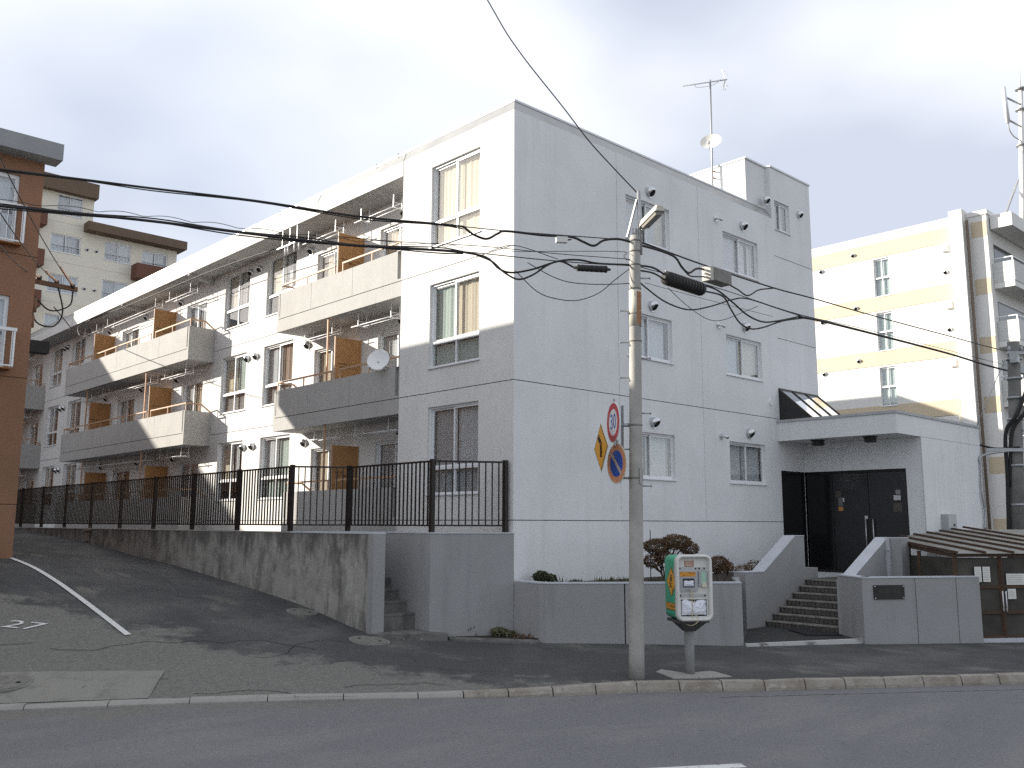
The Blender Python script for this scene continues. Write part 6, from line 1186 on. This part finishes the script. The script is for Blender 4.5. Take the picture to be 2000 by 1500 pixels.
for a in (-.2, .15, .4):
    m = MB(); c_ = rpz(7.2) + RV * a + toC * .15; m.tube([c_, c_ + Vector((0, 0, .14))], [.05, .03], 8); obj('insulator', m, PLASTG, rp)
tag(obj('service_cable', MB().tube(catmull([rpz(4.42) - RV * .1 + toC * .2, (14.9, -3.35, 4.25), (14.85, -3.3, 3.9), (14.78, -3.3, 3.2), (14.9, -3.3, 2.7), (14.8, -3.3, 2.2)], 6), .03, 7), STEEL), 'grey service cable dropping down the porch wall from the right pole', 'cable')
tag(obj('overhead_cable', MB().tube(catmull([(14.95, -3.1, 4.62), (15.5, -3.5, 4.48), rpz(4.5) + toC * .2], 5), .03, 7), BLACK), 'short black cable between the porch and the right pole', 'cable')
tag(obj('stay_wire', MB().tube([rpz(7.0) - RV * .25, (14.8, -3.2, 4.9)], .012, 5), STEEL), 'thin stay wire slanting from the right pole down to the porch', 'wire')

# ------------------------------------------------------------------ pole in the alley behind the brown building
ap = thing('utility_pole', 'utility pole in the alley half hidden by the brown building', 'utility pole', (-5.75, 11.9, 1.7))
m = MB(); m.tube([(-5.75, 11.9, 1.0), (-5.75, 11.9, 9.0)], [.15, .11], 14); obj('shaft', m, CONC, ap)
m = MB(); m.bar((-6.4, 11.86, 8.44), (-4.58, 11.82, 8.36), .09, .11); obj('crossarm', m, mat('rusty_crossarm', (.20, .12, .08), .85, var=.3, vscale=10), ap)
ws = [((-5.50, 11.85, 8.52), (-8.82, 2.37, 6.72)), ((-5.08, 11.86, 8.48), (-8.87, 2.31, 7.26)), ((-4.70, 11.82, 8.44), (-8.89, 2.17, 8.0))]
COPPER = mat('copper_tone_sleeve', (.55, .33, .20), .6)
wl = ['lowest', 'middle', 'highest']
for k, (a, b) in enumerate(ws):
    m = MB(); m.tube([Vector(a) - Vector((0, 0, .08)), Vector(a) + Vector((0, 0, .04))], .06, 8); obj('insulator', m, BLACK, ap)
    A_, B_ = Vector(a), Vector(b); P = [A_.lerp(B_, f) - Vector((0, 0, .5 * f * (1 - f))) for f in np.linspace(0, 1, 12)]
    wr = thing('alley_wire', wl[k] + ' of three wires with tan sleeves in front of the brown wall', 'wire', tuple(A_)); obj('wire', MB().tube(P, .011, 5), BLACK, wr)
    obj('sleeve', MB().tube(catmull([A_.lerp(B_, f) - Vector((0, 0, .5 * f * (1 - f) - .02)) for f in (.0, .08, .16, .24)], 4), .028, 6), COPPER, wr)
m = MB(); m.tube(catmull([(-5.05, 11.86, 8.4), (-4.9, 11.8, 7.7), (-5.1, 11.8, 7.3), (-5.5, 11.8, 7.35), (-5.65, 11.85, 7.8)], 6), .02, 6); m.tube(catmull([(-4.68, 11.82, 8.3), (-4.75, 11.8, 7.9), (-5.2, 11.8, 7.7), (-5.6, 11.8, 8.0)], 6), .02, 6); obj('jumper', m, BLACK, ap)
m = MB(); m.tube([(-5.62, 11.8, 7.6), (-5.62, 11.8, 7.95)], .10, 12); m.tube([(-5.64, 11.8, 7.2), (-5.64, 11.8, 7.5)], .09, 12); obj('fuse_pot', m, MATS['rusty_crossarm'], ap)
m = MB(); m.box(-5.72, -5.2, 11.6, 11.9, 6.55, 6.85); obj('junction_case', m, BLACK, ap)
